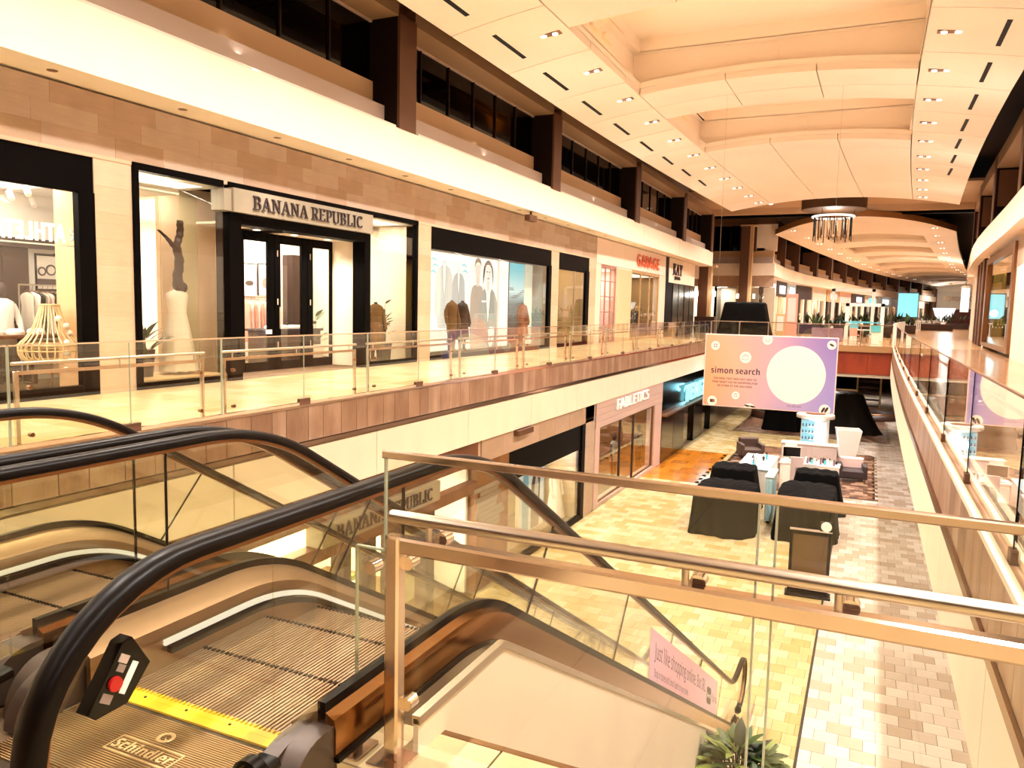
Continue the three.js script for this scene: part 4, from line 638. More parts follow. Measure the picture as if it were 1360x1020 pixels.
  struct('wall_shop', [bx(-15.5, -15.32, 0, 3.6, -13.5, -18.2)], MT.white, 'white display wall behind the pink rack', 'wall');
  const cn = thing('sales_counter', 'dark low counter inside the entrance', 'counter', [-13.9, 0, -16.0]); part(cn, 'body', cbx(-0.4, 0.4, 0, 0.82, -0.9, 1.0, 0.02), MT.darkWood); part(cn, 'top', cbx(-0.45, 0.45, 0.82, 0.88, -0.95, 1.05, 0.01), MT.charcoal);
  for (let i = 0; i < 4; i++) { const f = thing('folded_clothes', 'white folded clothes on the dark counter', 'clothes', [-13.8, 0.88, -15.3 - i * 0.42], 0, 'folded clothes on the counter'); part(f, 'fold', loft([ring(0, 0.16, 0.15), ring(0.05, 0.18, 0.17), ring(0.09, 0.12, 0.1)]), MT.white); }
  const mr = thing('arched_mirror', 'tall arched floor mirror with a pink rim inside the entrance', 'mirror', [-13.2, 0, pix(409, 430, 'x', -13.2)[2]], 0.5); { const arch = k => [...Array.from({ length: 13 }, (_, i) => { const q = i / 12 * Math.PI; return [-0.24 * k * Math.cos(q), 1.75 + 0.24 * k * Math.sin(q)]; }), [0.24 * k, 0.02], [-0.24 * k, 0.02]]; part(mr, 'rim', polyZ(arch(1), -0.02, 0.03).rotateY(Math.PI / 2), MT.pinkLight); part(mr, 'mirror_glass', polyZ(arch(0.86), 0.011, 0.004).rotateY(Math.PI / 2), MT.chrome); }
  plant('potted_plant', 'broad leaved plant standing inside the last door leaf', [-13.6, 0, pix(418, 420, 'x', -13.6)[2]], 14, 0.16, 1.3, [lgBig], [MT.leaf, MT.leafDark], { rings: [[0, 0.2], [0.45, 0.25], [0.45, 0.2]], m: MT.white }, undefined, 0.5, 0.55);
  figure('mannequin in a long brown coat in the second display window', [-12.0, 0.05, pix(499, 420, 'x', -12)[2]], 1.2, { dress: longCoat, m: MT.brownCoat, sleeves: true, headless: true, skin: MT.charcoal });
  plant('potted_plant', 'dark leaved plant beside the brown coat in the display window', [-12.1, 0.0, pix(511, 430, 'x', -12.1)[2]], 26, 0.12, 1.85, [lgBig, lg1], [MT.leafDark, MT.leafDark, MT.leaf], { rings: [[0, 0.15], [0.5, 0.2], [0.5, 0.17]], m: MT.charcoal }, undefined, 0.3, 0.42);
  shopLight('flat ceiling lamp deep in the shop with the black entrance', -17, -13.4, 3.6, -11.5, -17.8, 0.85);
  struct('wall_shop', bx(-15.3, -14.95, 0, 2.9, pix(398, 380, 'x', -15.1)[2], pix(383, 380, 'x', -15.1)[2]), MT.darkWood, 'dark wooden upright panel behind the pink rack', 'wall'); shopLight('narrow ceiling lamp of the driftwood display window', -12.4, -11.7, 3.72, -9.6, -11.2, 0.9); shopLight('narrow ceiling lamp of the brown coat display window', -12.4, -11.7, 3.72, -16.3, -18, 0.8);
}
// ===== upper left: window with the big backlit poster =====
{
  const w = struct('window_shop', [bx(XW - 0.12, XW - 0.02, 3.16, 3.8, -19.04, -28.12), cbx(XW - 0.1, XW + 0.02, 0, 0.14, -19.04, -28.12, 0.006), cbx(XW - 0.1, XW + 0.02, 0.1, 3.2, -27.85, -28.12, 0.006)], MT.frame, 'black framed shop window in front of a large backlit poster', 'window');
  part(w, 'pane', pane(XW - 0.05, -19.04, -23.5, 0.14, 3.16), MT.glass); part(w, 'pane', pane(XW - 0.05, -23.52, -27.85, 0.14, 3.16), MT.glass); part(w, 'mullion', cbx(XW - 0.07, XW - 0.03, 0.14, 3.2, -23.5, -23.52, 0.002), MT.steel);
  struct('wall_shop', [bx(-13.1, -12.95, 0, 3.8, -19, -28.2), bx(-12.95, -11.5, 0, 3.8, -18.6, -18.75), bx(-12.95, -11.5, 0, 3.8, -28.2, -28.35)], MT.bluish, 'pale walls behind the backlit poster window', 'wall'); struct('ceiling', bx(-13, -11.48, 3.5, 3.6, -18.7, -28.2), MT.charcoal, 'dark ceiling of the poster window', 'ceiling');
  const tex = canvasTex(1100, 640, (x, w, h) => {   // fashion print: pale suits on hangers, two people in suits
    x.fillStyle = '#fffaf0'; x.fillRect(0, 0, w, h);
    const sh = (c, p) => { x.fillStyle = c; x.beginPath(); x.moveTo(...p[0]); for (let i = 1; i + 1 < p.length; i += 2) x.quadraticCurveTo(...p[i], ...p[i + 1]); x.closePath(); x.fill(); };
    const suit = (cx, y, k, c, d) => { x.strokeStyle = '#bdb2a4'; x.lineWidth = 4; x.beginPath(); x.arc(cx, y - 14 * k, 12 * k, 2.4, 6.6); x.stroke(); sh(c, [[cx - 18 * k, y], [cx - 85 * k, y + 12 * k], [cx - 100 * k, y + 90 * k], [cx - 118 * k, y + 260 * k], [cx - 104 * k, y + 330 * k], [cx - 84 * k, y + 332 * k], [cx - 80 * k, y + 260 * k], [cx - 86 * k, y + 400 * k], [cx - 70 * k, y + 410 * k], [cx, y + 420 * k], [cx + 72 * k, y + 408 * k], [cx + 86 * k, y + 380 * k], [cx + 78 * k, y + 260 * k], [cx + 90 * k, y + 340 * k], [cx + 108 * k, y + 326 * k], [cx + 116 * k, y + 200 * k], [cx + 98 * k, y + 80 * k], [cx + 80 * k, y + 10 * k], [cx + 18 * k, y]]); sh('#f7f1e6', [[cx - 18 * k, y], [cx - 10 * k, y + 120 * k], [cx, y + 210 * k], [cx + 10 * k, y + 120 * k], [cx + 18 * k, y]]); x.strokeStyle = d; x.lineWidth = 3; x.beginPath(); x.moveTo(cx - 18 * k, y); x.quadraticCurveTo(cx - 40 * k, y + 90 * k, cx, y + 212 * k); x.quadraticCurveTo(cx + 40 * k, y + 90 * k, cx + 18 * k, y); x.moveTo(cx, y + 212 * k); x.lineTo(cx, y + 418 * k); x.stroke(); };
    suit(190, 80, 1, '#d8d2c8', '#a8a096'); suit(370, 120, 0.78, '#bfbab6', '#918b88');
    x.strokeStyle = '#9fd8e6'; x.lineWidth = 12; x.lineCap = 'round'; for (const [a, b] of [[40, 50], [60, 90], [36, 130], [415, 70], [430, 110]]) { x.beginPath(); x.moveTo(a, b); x.quadraticCurveTo(a + 30, b - 18, a + 52, b + 6); x.stroke(); }
    sh('#b9a392', [[570, 200], [520, 220], [525, 420], [520, 560], [540, 640], [640, 640], [720, 640], [740, 400], [700, 210], [640, 180], [570, 200]]); sh('#f0d9ca', [[590, 60], [590, 20], [628, 20], [672, 20], [670, 80], [668, 150], [630, 160], [590, 140], [590, 60]]); sh('#ead0c0', [[606, 140], [600, 200], [632, 206], [660, 196], [654, 140]]); sh('#6a5648', [[584, 70], [580, 4], [632, 2], [684, 6], [678, 60], [660, 30], [632, 32], [600, 34], [584, 70]]);
    sh('#3e302e', [[708, 190], [690, 20], [782, 8], [872, 20], [856, 190], [846, 120], [830, 60], [782, 50], [740, 60], [726, 120], [708, 190]]); sh('#f7e6db', [[736, 80], [736, 40], [782, 40], [828, 40], [828, 90], [822, 160], [782, 172], [742, 160], [736, 80]]); sh('#f0d8ca', [[764, 160], [760, 230], [782, 240], [806, 230], [800, 160]]); x.fillStyle = '#5a4440'; for (const q of [757, 794]) { x.beginPath(); x.ellipse(q + 6, 92, 10, 4, 0, 0, 7); x.fill(); } x.fillStyle = '#b87068'; x.beginPath(); x.ellipse(782, 140, 15, 5, 0, 0, 7); x.fill();
    sh('#a8a398', [[730, 215], [660, 240], [650, 420], [640, 560], [670, 640], [800, 640], [930, 640], [955, 470], [930, 330], [900, 240], [838, 215], [782, 300], [730, 215]]); sh('#f6f0e6', [[752, 222], [760, 330], [786, 470], [810, 330], [818, 222], [782, 250], [752, 222]]); x.strokeStyle = '#7f7a70'; x.lineWidth = 4; x.beginPath(); x.moveTo(742, 218); x.quadraticCurveTo(740, 360, 788, 480); x.quadraticCurveTo(830, 360, 828, 218); x.moveTo(788, 480); x.lineTo(792, 640); x.stroke();
    sh('#c39a84', [[560, 500], [580, 420], [660, 430], [770, 440], [780, 520], [760, 600], [680, 610], [590, 620], [560, 500]]); sh('#fffdf8', [[796, 520], [810, 490], [850, 492], [890, 500], [884, 560], [870, 640], [830, 640], [790, 640], [796, 520]]); x.fillStyle = '#ffffff'; x.fillRect(690, 300, 64, 13);
  });
  const p = thing('backlit_poster', 'tall backlit fashion poster of figures in suits', 'poster'), X = -12.0, z0 = -19.95, z1 = -25.6;
  part(p, 'light_box', cbx(X - 0.12, X, 0.16, 3.2, z1, z0, 0.01), MT.white); const fg = new THREE.PlaneGeometry(z0 - z1 - 0.04, 3.0); fg.rotateY(Math.PI / 2); fg.translate(X + 0.004, 1.68, (z0 + z1) / 2); part(p, 'lit_print', fg, new THREE.MeshStandardMaterial({ color: 0x333333, emissive: 0xffffff, emissiveMap: tex, emissiveIntensity: 1.25, roughness: 0.5 })); rectLight(0xfff6ea, 1.2, z0 - z1, 2.9, [X + 0.06, 1.68, (z0 + z1) / 2], [X + 4, 1.68, (z0 + z1) / 2]);
  const sky = canvasTex(200, 400, (x, w, h) => { const g = x.createLinearGradient(0, 0, 0, h); g.addColorStop(0, '#58c6dc'); g.addColorStop(0.35, '#cfeef2'); g.addColorStop(0.5, '#4d7a86'); g.addColorStop(1, '#241816'); x.fillStyle = g; x.fillRect(0, 0, w, h); x.fillStyle = 'rgba(40,50,60,.6)'; for (let i = 0; i < 40; i++) x.fillRect((i * 53) % w, 120 + (i * 37) % 250, 60, 5); });
  for (const [a, b, lb] of [[-19.1, -19.75, 'narrow backlit seascape beside the hanging suits of the poster'], [-25.65, -27.0, 'wide backlit seascape behind the rust jacket']]) { const q = thing('seascape_lightbox', lb, 'poster'); part(q, 'light_box', cbx(X - 0.12, X, 0.16, 3.2, b, a, 0.01), MT.charcoal); const g = new THREE.PlaneGeometry(a - b - 0.04, 3); g.rotateY(Math.PI / 2); g.translate(X + 0.004, 1.68, (a + b) / 2); part(q, 'lit_print', g, new THREE.MeshStandardMaterial({ color: 0x222222, emissive: 0xffffff, emissiveMap: sky, emissiveIntensity: 1.1, roughness: 0.5 })); }
  const gp = thing('seascape_lightbox', 'plain pale blue backlit panel at the far end of the poster window', 'poster'); part(gp, 'light_box', cbx(X - 0.12, X, 0.16, 3.2, -27.8, -27.05, 0.01), std(0xcfe0e0, 0.4, 0, { emissive: 0xcfe6e4, emissiveIntensity: 0.5 }));
  figure('shop figure in a brown jacket over olive trousers before the poster', [-11.72, 0.16, pix(600, 420, 'x', -11.72)[2]], 1.3, { dress: [[0.55, 0.16, 0.12], [0.9, 0.19, 0.13], [1.1, 0.17, 0.12], [1.35, 0.21, 0.13], [1.47, 0.19, 0.1], [1.54, 0.05, 0.05]], m: MT.brownCoat, sleeves: true, headless: true, skin: MT.brownCoat }); figure('shop figure in a dark brown coat before the poster', [-11.72, 0.16, pix(614, 420, 'x', -11.72)[2]], 1.3, { dress: longCoat, m: MT.darkWood, sleeves: true, headless: true, skin: MT.charcoal }); figure('shop figure in a rust jacket with a pale scarf before the seascape panel', [-11.7, 0.16, pix(694, 420, 'x', -11.7)[2]], 1.3, { dress: longCoat, m: std(0x7a3a18, 0.8), sleeves: true, headless: true, skin: MT.charcoal });
  for (const px of [600, 625]) { const c = pix(px, 466, 'x', -11.62), s = thing('base_stand', 'small wheeled stand at the foot of a shop figure', 'stand', [-11.62, 0.14, c[2]], 0, 'wheeled stands before the poster'); part(s, 'stem', rod([0, 0.03, 0], [0, 0.3, 0], 0.012), MT.steel); for (let k = 0; k < 5; k++) { const q = k * 1.2566; part(s, 'foot', rod([0, 0.05, 0], [0.14 * Math.cos(q), 0.02, 0.14 * Math.sin(q)], 0.01), MT.steel); } }
}
// ===== upper left: farther shops =====
{
  const room = (lb, z0, z1, xb, m, k, y = 3.5) => { struct('wall_shop', [bx(xb - 0.12, xb, 0, 3.8, z0, z1), bx(xb, -11.45, 0, 3.8, z0, z0 - 0.1), bx(xb, -11.45, 0, 3.8, z1 + 0.1, z1)], m, 'inside walls of ' + lb, 'wall'); struct('ceiling', bx(xb, -11.45, y, y + 0.1, z0, z1), MT.white, 'ceiling of ' + lb, 'ceiling'); if (k) shopLight('flat ceiling lamp of ' + lb, xb + 0.3, -11.8, y, z0 - 0.5, z1 + 0.5, k); };
  const w = struct('window_shop', [bx(XW - 0.12, XW - 0.02, 3.12, 3.8, -28.91, -32.56), cbx(XW - 0.1, XW + 0.02, 0, 0.14, -28.91, -32.56, 0.006), cbx(XW - 0.1, XW + 0.02, 0.1, 3.2, -32.15, -32.56, 0.006)], MT.frame, 'black framed window of the beige plant shop', 'window'); part(w, 'pane', pane(XW - 0.05, -28.91, -32.2, 0.14, 3.12), MT.glass); part(w, 'mullion', cbx(XW - 0.07, XW - 0.02, 0.14, 3.12, -30.8, -30.86, 0.004), MT.steel);
  room('the beige plant shop', -28.7, -32.7, -13.4, std(0xb89a68, 0.7), 0.35);
  const sh = thing('shelf_unit', 'pale shelf unit in the beige plant shop', 'shelf', [-13.1, 0, -31.6]); for (const y of [0.02, 0.6, 1.2, 1.8, 2.4]) part(sh, 'shelf', cb(0.4, 0.04, 1.1, 0, y, 0), MT.offwhite); for (const z of [-0.55, 0.55]) part(sh, 'side', cb(0.4, 2.42, 0.04, 0, 1.21, z), MT.offwhite);
  plant('potted_plant', 'bushy plant in the window of the beige shop', [-12.2, 0.1, -29.9], 26, 0.4, 1.3, [lgBig, lg1], [MT.leaf, MT.leafDark], { rings: [[0, 0.2], [0.5, 0.26], [0.5, 0.2]], m: MT.tan });
  // pale pink front with grid window, red letters, dark front with white letters
  const f = struct('wall_left', [bx(-11.7, XW - 0.02, 3.62, 4.8, -33.5, -46.5), bx(-11.7, XW, 0, 3.62, -33.5, -34.2), bx(-11.7, XW, 0, 3.62, -36.6, -39.2), bx(-11.7, XW, 0, 3.62, -45.0, -46.5)], std(0xe9cdb9, 0.6), 'pale rose front of two small shops beyond the stone wall', 'wall');
  for (let k = 0; k < 6; k++) part(f, 'board', cbx(XW - 0.02, XW + 0.02, 0.05, 3.55, -36.65 - k * 0.42 - 0.41, -36.65 - k * 0.42, 0.008), std(0xdcb48e, 0.6)); for (let k = 0; k < 6; k++) part(f, 'header_panel', cbx(XW - 0.02, XW + 0.012, 3.64, 4.78, -33.52 - k * 2.15 - 2.14, -33.52 - k * 2.15, 0.006), std(0xeed6c6, 0.6));
  const gw = struct('window_shop', bars(XW - 0.05, -34.2, -36.6, 0, 3.62, 0.1), std(0xa4706a, 0.5), 'pinkish grid window of the rose shop', 'window'); for (let k = 1; k < 3; k++) part(gw, 'mullion', cbx(XW - 0.08, XW - 0.02, 0.1, 3.5, -34.2 - k * 0.8 - 0.03, -34.2 - k * 0.8 + 0.03, 0.004), std(0xa4706a, 0.5)); for (let k = 1; k < 5; k++) part(gw, 'mullion', cbx(XW - 0.08, XW - 0.02, k * 0.72 - 0.02, k * 0.72 + 0.02, -36.5, -34.3, 0.004), std(0xa4706a, 0.5)); part(gw, 'pane', pane(XW - 0.06, -34.2, -36.6, 0.1, 3.5), MT.glass);
  room('the rose shop', -33.6, -38.8, -13.6, MT.pinkLight, 0.6); for (let i = 0; i < 4; i++) garment('pink and white dress in the rose shop window', [-12.2, 2.2, -34.6 - i * 0.5], 0.4, 0.5, 1.4, [MT.pink, MT.white, MT.charcoal, MT.pinkLight][i], 'dresses in the rose shop window');
  const rs = thing('shop_lettering', 'coral red capitals above the dim shop window', 'sign'), rt = text3('GARAGE', sansB, 0.62, 0.05, 4.6); rt.rotateY(Math.PI / 2); rt.translate(XW + 0.03, 4.2, -42.3); part(rs, 'lettering', rt, std(0xd0603c, 0.5));
  const gd = struct('window_shop', bars(XW - 0.05, -39.2, -45, 0, 3.62, 0.12), std(0xb08a5c, 0.5), 'wide dim window below the coral red capitals', 'window'); part(gd, 'pane', pane(XW - 0.06, -39.3, -44.9, 0.1, 3.5), MT.glass); for (const z of [-41.1, -43]) part(gd, 'mullion', cbx(XW - 0.08, XW - 0.02, 0.1, 3.5, z - 0.04, z + 0.04, 0.004), std(0xb08a5c, 0.5));
  room('the dim shop below the coral red capitals', -39.0, -46, -14, std(0x9a7a4c, 0.7), 0.3); for (let i = 0; i < 4; i++) figure('dark dressed mannequin in the dim shop window', [-12.3, 0, -40 - i * 1.25], 1.3, { dress: shortTop, m: MT.charcoal, skin: MT.tan, sleeves: true, group: 'mannequins in the dim window' });
  const kb = struct('wall_left', [bx(-11.7, XW + 0.02, 0, 4.8, -46.5, -47.2), bx(-11.7, XW - 0.03, 0, 3.3, -47.2, -54.8)], MT.frame, 'black shop front beyond the coral red capitals', 'wall'); part(kb, 'sign_band', cbx(XW - 0.3, XW + 0.02, 3.3, 4.8, -54.8, -47.2, 0.01), MT.cream); for (const z of [-48.6, -50.2, -51.9, -53.5]) part(kb, 'glossy_panel', cbx(XW - 0.04, XW, 0.05, 3.25, z - 1.4, z, 0.01), MT.blackGloss);
  const kt = text3('KAY', serif, 0.7, 0.06, 2.6); kt.rotateY(Math.PI / 2); kt.translate(XW + 0.03, 4.15, -49.4); const ks = thing('shop_lettering', 'black and white capitals on the cream band of the black shop', 'sign'); part(ks, 'lettering', kt, MT.charcoal); const kt2 = text3('JEWELERS', sans, 0.2, 0.04, 1.6); kt2.rotateY(Math.PI / 2); kt2.translate(XW + 0.03, 3.6, -49.4); part(ks, 'lettering', kt2, MT.charcoal);
  const cam = thing('security_camera', 'small brown box fixed under the straight bulkhead', 'camera', pix(705, 290, 'x', -10.75)); part(cam, 'hanger', bx(-0.03, 0.03, 0.1, 4.83 - cam.position.y, -0.03, 0.03), MT.pier); part(cam, 'box', cbx(-0.1, 0.1, -0.1, 0.1, -0.3, 0.3, 0.01), MT.pier); part(cam, 'bracket', bx(-0.2, -0.1, -0.04, 0.04, -0.05, 0.05), MT.pier);
}
// soffit downlights over the left walkway
for (let z = -3; z > -40; z -= 4.7) { spot(SOFT, LV.soffit, [-10.72, 4.78, z], [-9.7, 0, z], 0.8, 0.9, 4); }
// ===== lower level shop fronts on the left =====
const zx = (px, py) => pix(px, py, 'x', XLW)[2];
{
  struct('wall_left', [bx(-8.6, XLW - 0.04, -1.95, -0.3, 4, -43), bx(-13.2, -13, YL, -0.3, 4, -46)], MT.stone[2], 'stone band below the upper walkway over the lower shops', 'wall');
  struct('ceiling', bx(-13, -8.3, -1.75, -1.6, 4, -46), MT.white, 'white ceiling of the lower shops', 'ceiling');
  const band = struct('wall_left', bx(-8.2, XLW - 0.03, -2.0, -1.44, zx(640, 600), zx(789, 560)), MT.stone[1], 'pinkish stone header over the lower poster window', 'wall');
  for (let k = 0, z = zx(640, 600), e = zx(789, 560), n = 7; k < n; k++) part(band, 'stone_block', cbx(XLW - 0.04, XLW, -1.99, -1.46, lerp(z, e, (k + 1) / n) + 0.003, lerp(z, e, k / n) - 0.003, 0.003), MT.stone[Math.floor(rnd(0, 5))]);
  // shop with the repeated serif sign
  const sg = thing('shop_sign', 'long cream sign with dark serif capitals on the lower shop seen past the escalators', 'sign'), za = -9.75, zb = -13.5;
  part(sg, 'box', cbx(XLW - 0.25, XLW + 0.1, -2.38, -1.98, zb, za, 0.01), MT.signFace); const tx = text3('BANANA REPUBLIC', serif, 0.25, 0.03, 3.05); tx.rotateY(Math.PI / 2); tx.translate(XLW + 0.1, -2.18, (za + zb) / 2); part(sg, 'lettering', tx, MT.charcoal);
  const fr = struct('door_2', [cbx(-8.1, XLW, -2.62, -2.38, -15.4, 3.5, 0.01), bx(-8.1, XLW - 0.02, -1.99, -1.45, -15.4, 3.5)], MT.brownWood, 'bronze framed entrance of the lower shop below the serif sign', 'door');
  for (const [a, b] of [[457, 467], [489, 500], [522, 533], [567, 577]]) part(fr, 'post', cbx(-8.15, XLW, YL, -2.6, zx(b, 740), zx(a, 740), 0.01), MT.darkWood);
  for (const z of [-8.6, -6.8, -5, -3]) part(fr, 'post', cbx(-8.15, XLW, YL, -2.6, z, z + 0.14, 0.01), MT.darkWood);
  part(fr, 'pane', pane(-8.0, 3.4, zx(577, 740), YL + 0.1, -2.62), MT.glass);
  struct('wall_shop', [bx(-12.2, -12, YL, -1.7, 4, -15.3), bx(-12, -8.1, YL, -1.7, -15.25, -15.35), bx(-9.1, -8.95, YL, -1.7, zx(580, 740), -15.3)], MT.white, 'white inside walls of the lower shop below the serif sign', 'wall');
  shopLight('flat ceiling lamp of the lower shop below the serif sign', -11.6, -8.6, -1.75, 1, -14.5, 2.2);
  for (let i = 0; i < 5; i++) { const t = thing('display_table', 'white cloth covered table in the lower shop', 'table', [-9.6 - (i % 2) * 1.2, YL, -8.2 - i * 1.1], 0, 'white tables in the lower shop'); part(t, 'cloth', loft([ring(0, 0.55, 0.5), ring(0.5, 0.5, 0.45), ring(0.85, 0.48, 0.43), ring(0.88, 0.46, 0.41)]), MT.white); part(t, 'folded_pile', cb(0.5, 0.12, 0.4, 0, 0.94, 0), i % 2 ? MT.bluish : MT.leafLight); }
  plant('potted_plant', 'green plant in the lower shop behind the glass', [-8.5, YL, -11.0], 16, 0.15, 1.3, [lgBig], [MT.leaf, MT.leafLight], { rings: [[0, 0.16], [0.5, 0.2], [0.5, 0.17]], m: MT.white }, undefined, 0.4, 0.5);
  const bp = struct('wall_left', bx(-8.3, XLW - 0.02, YL, -1.99, -15.4, zx(676, 660)), std(0x8a5a22, 0.5, 0, { map: rep(woodTex, 0.4, 0.8) }), 'amber wood panel beside the lower poster window', 'wall'); 
  const art = thing('wall_relief', 'grey leaf shaped wall relief on the amber wood panel', 'art'), ac = pix(655, 670, 'x', XLW); { const s = []; for (let k = 0; k < 9; k++) s.push(cb(0.02, 0.11, rnd(0.9, 1.5), XLW, ac[1] + 0.5 - k * 0.12, ac[2] + 0.2 + rnd(-0.15, 0.15))); part(art, 'strips', mg(s), MT.grey); }
  // lower poster window
  const z0 = zx(676, 660), z1 = zx(775, 640), w = struct('window_shop', [bx(-8.1, XLW - 0.02, -2.75, -1.99, z0, z1), cbx(-8.0, XLW + 0.02, YL, YL + 0.16, z1, z0, 0.008), cbx(-8.0, XLW + 0.02, YL, -1.99, z1, z1 + 0.3, 0.008)], MT.frame, 'black framed lower window with a lit poster', 'window'); part(w, 'pane', pane(XLW - 0.04, z0, z1 + 0.3, YL + 0.16, -2.0), MT.glass);
  struct('wall_shop', [bx(-10.2, -10, YL, -1.7, z0, z1), bx(-10, -8.1, YL, -1.7, z0, z0 - 0.1), bx(-10, -8.1, YL, -1.7, z1 + 0.1, z1)], std(0xc9b08a, 0.7), 'beige inside of the lower poster window', 'wall'); shopLight('flat ceiling lamp of the lower poster window', -9.6, -8.3, -1.75, z0 - 0.6, z1 + 0.6, 1.6);
  const tex = canvasTex(320, 420, (x, w, h) => { x.fillStyle = '#f6f4ee'; x.fillRect(0, 0, w, h); const b = (c, p) => { x.fillStyle = c; x.beginPath(); p.forEach(([m, n], i) => i ? x.lineTo(m, n) : x.moveTo(m, n)); x.closePath(); x.fill(); }; b('#8fb9c4', [[60, 40], [30, 200], [40, 420], [120, 420], [110, 120]]); b('#5b4438', [[200, 60], [150, 190], [150, 420], [260, 420], [270, 160]]); x.fillStyle = '#ecd0bd'; x.beginPath(); x.ellipse(205, 60, 26, 36, 0, 0, 7); x.fill(); b('#cfc7bb', [[215, 120], [180, 260], [230, 360], [250, 200]]); });
  const ps = thing('backlit_poster', 'leaning backlit poster in the lower window', 'poster'), pa = pix(690, 650, 'x', -8.5), pb = pix(722, 640, 'x', -8.5), zc = (pa[2] + pb[2]) / 2, wd = pa[2] - pb[2]; part(ps, 'light_box', cbx(-8.62, -8.5, YL + 0.2, -2.4, pb[2], pa[2], 0.01), MT.white); const g = new THREE.PlaneGeometry(wd, 2.35); g.rotateY(Math.PI / 2); g.translate(-8.495, (YL + 0.2 - 2.4) / 2, zc); part(ps, 'lit_print', g, new THREE.MeshStandardMaterial({ color: 0x333333, emissive: 0xffffff, emissiveMap: tex, emissiveIntensity: 0.8 }));
  const bl = thing('display_plinth', 'tall pale blue plinth at the far end of the lower window', 'plinth', [-9.2, YL, z1 + 0.75]); part(bl, 'block', cbx(-0.2, 0.2, 0, 2.6, -0.35, 0.35, 0.01), MT.bluish); figure('mannequin in a white top in the lower window', [-8.6, YL, pix(738, 640, 'x', -8.6)[2]], 1.2, { dress: longDress, m: MT.white, headless: true });
  // pinkish stone pilasters
  const p = struct('wall_left', [bx(-8.3, XLW - 0.03, YL, -1.44, z1, zx(795, 630))], MT.stone[2], 'pinkish stone pier after the lower poster window', 'wall'); for (let k = 0; k < 8; k++) part(p, 'stone_block', cbx(XLW - 0.04, XLW, YL + k * 0.445 + 0.003, YL + (k + 1) * 0.445 - 0.003, zx(787, 630) + 0.004, z1 - 0.003, 0.003), MT.stone[2]);
  // pale shop with white letters
  const a = zx(789, 630), b = zx(795, 630), c = zx(868, 590), d = zx(877, 590), ft = struct('wall_left', [bx(-8.2, XLW, -2.32, -1.44, a, d), bx(-8.2, XLW, YL, -2.32, a, b), bx(-8.2, XLW, YL, -2.32, c, d), bx(-8.2, XLW, YL, YL + 0.12, b, c)], std(0xc9aca2, 0.6), 'pale pink front of the lower shop with white letters', 'wall');
  for (let k = 0; k < 4; k++) part(ft, 'board', cbx(XLW - 0.02, XLW + 0.015, -2.31 + k * 0.215, -2.31 + (k + 1) * 0.215 - 0.008, d, a, 0.004), std(0xc9aca2, 0.6));
  const ft2 = text3('FABLETICS', sans, 0.36, 0.06, 4.2); ft2.rotateY(Math.PI / 2); ft2.translate(XLW + 0.03, -1.72, (zx(815, 530) + zx(862, 515)) / 2); const fs = thing('shop_lettering', 'white capitals on the pale pink lower front', 'sign'); part(fs, 'lettering', ft2, std(0xffffff, 0.4, 0, { emissive: 0xffffff, emissiveIntensity: 0.12 }));
  const fw = struct('window_shop', bars(XLW - 0.1, b, c, YL + 0.1, -2.32, 0.06), MT.bronze, 'wide amber lit window of the pale pink lower shop', 'window'); part(fw, 'pane', pane(XLW - 0.1, b, c, YL + 0.1, -2.32), MT.glass); for (const k of [0.36, 0.6]) part(fw, 'mullion', cbx(XLW - 0.14, XLW - 0.06, YL + 0.1, -2.32, lerp(b, c, k) - 0.04, lerp(b, c, k) + 0.04, 0.006), MT.darkWood);
  struct('wall_shop', [bx(-11.2, -11, YL, -1.7, a, d), bx(-11, -8.2, YL, -1.7, a, a - 0.1), bx(-11, -8.2, YL, -1.7, d + 0.1, d)], std(0x8a5a28, 0.6), 'amber wood inside of the pale pink lower shop', 'wall'); shopLight('flat ceiling lamp of the pale pink lower shop', -10.6, -8.6, -1.75, a - 1, d + 1, 0.4);
  figure('mannequin in dark sportswear in the amber window', [-8.5, YL, pix(848, 590, 'x', -8.5)[2]], 1.3, { dress: shortTop, m: MT.charcoal, skin: MT.black, sleeves: true }); figure('mannequin in black leggings near the amber window post', [-8.7, YL, pix(815, 610, 'x', -8.7)[2]], 1.3, { dress: shortTop, m: MT.grey, skin: MT.darkWood });
  const yb = thing('shelf_unit', 'yellow lit shelf tower in the amber window', 'shelf', [-8.6, YL, pix(860, 590, 'x', -8.6)[2]]); for (let k = 0; k < 5; k++) part(yb, 'shelf', cb(0.4, 0.05, 1.0, 0, 0.1 + k * 0.5, 0), MT.yellow); for (const z of [-0.5, 0.5]) part(yb, 'side', cb(0.4, 2.2, 0.05, 0, 1.1, z), std(0xc08a10, 0.5)); for (let k = 0; k < 4; k++) part(yb, 'pile', cb(0.3, 0.22, 0.7, 0, 0.24 + k * 0.5, 0), std(0xd8a020, 0.6));
  // dark front with cyan neon letters
  const e = -46, df = struct('wall_left', [bx(-8.2, XLW - 0.02, -2.9, -1.44, d, e), bx(-9.4, -9.2, YL, -1.7, d, e)], MT.blackGloss, 'black front of the lower shop with cyan letters', 'wall');
  for (let k = 0, n = 6; k < n; k++) { const q = lerp(d, e, k / n), r = lerp(d, e, (k + 1) / n); if (k !== 2 && k !== 4) part(df, 'glossy_panel', cbx(-8.3, XLW + 0.02, YL, -2.9, r + 0.02, q - 0.02, 0.01), k % 2 ? MT.blackGloss : phys(0x2a170c, 0.12, 0, {})); else part(df, 'opening_glass', pane(-8.0, q, r, YL, -2.9), MT.glass); }
  part(df, 'canopy', cbx(-8.2, XLW + 0.25, -2.96, -2.88, e, d, 0.01), MT.bronze);
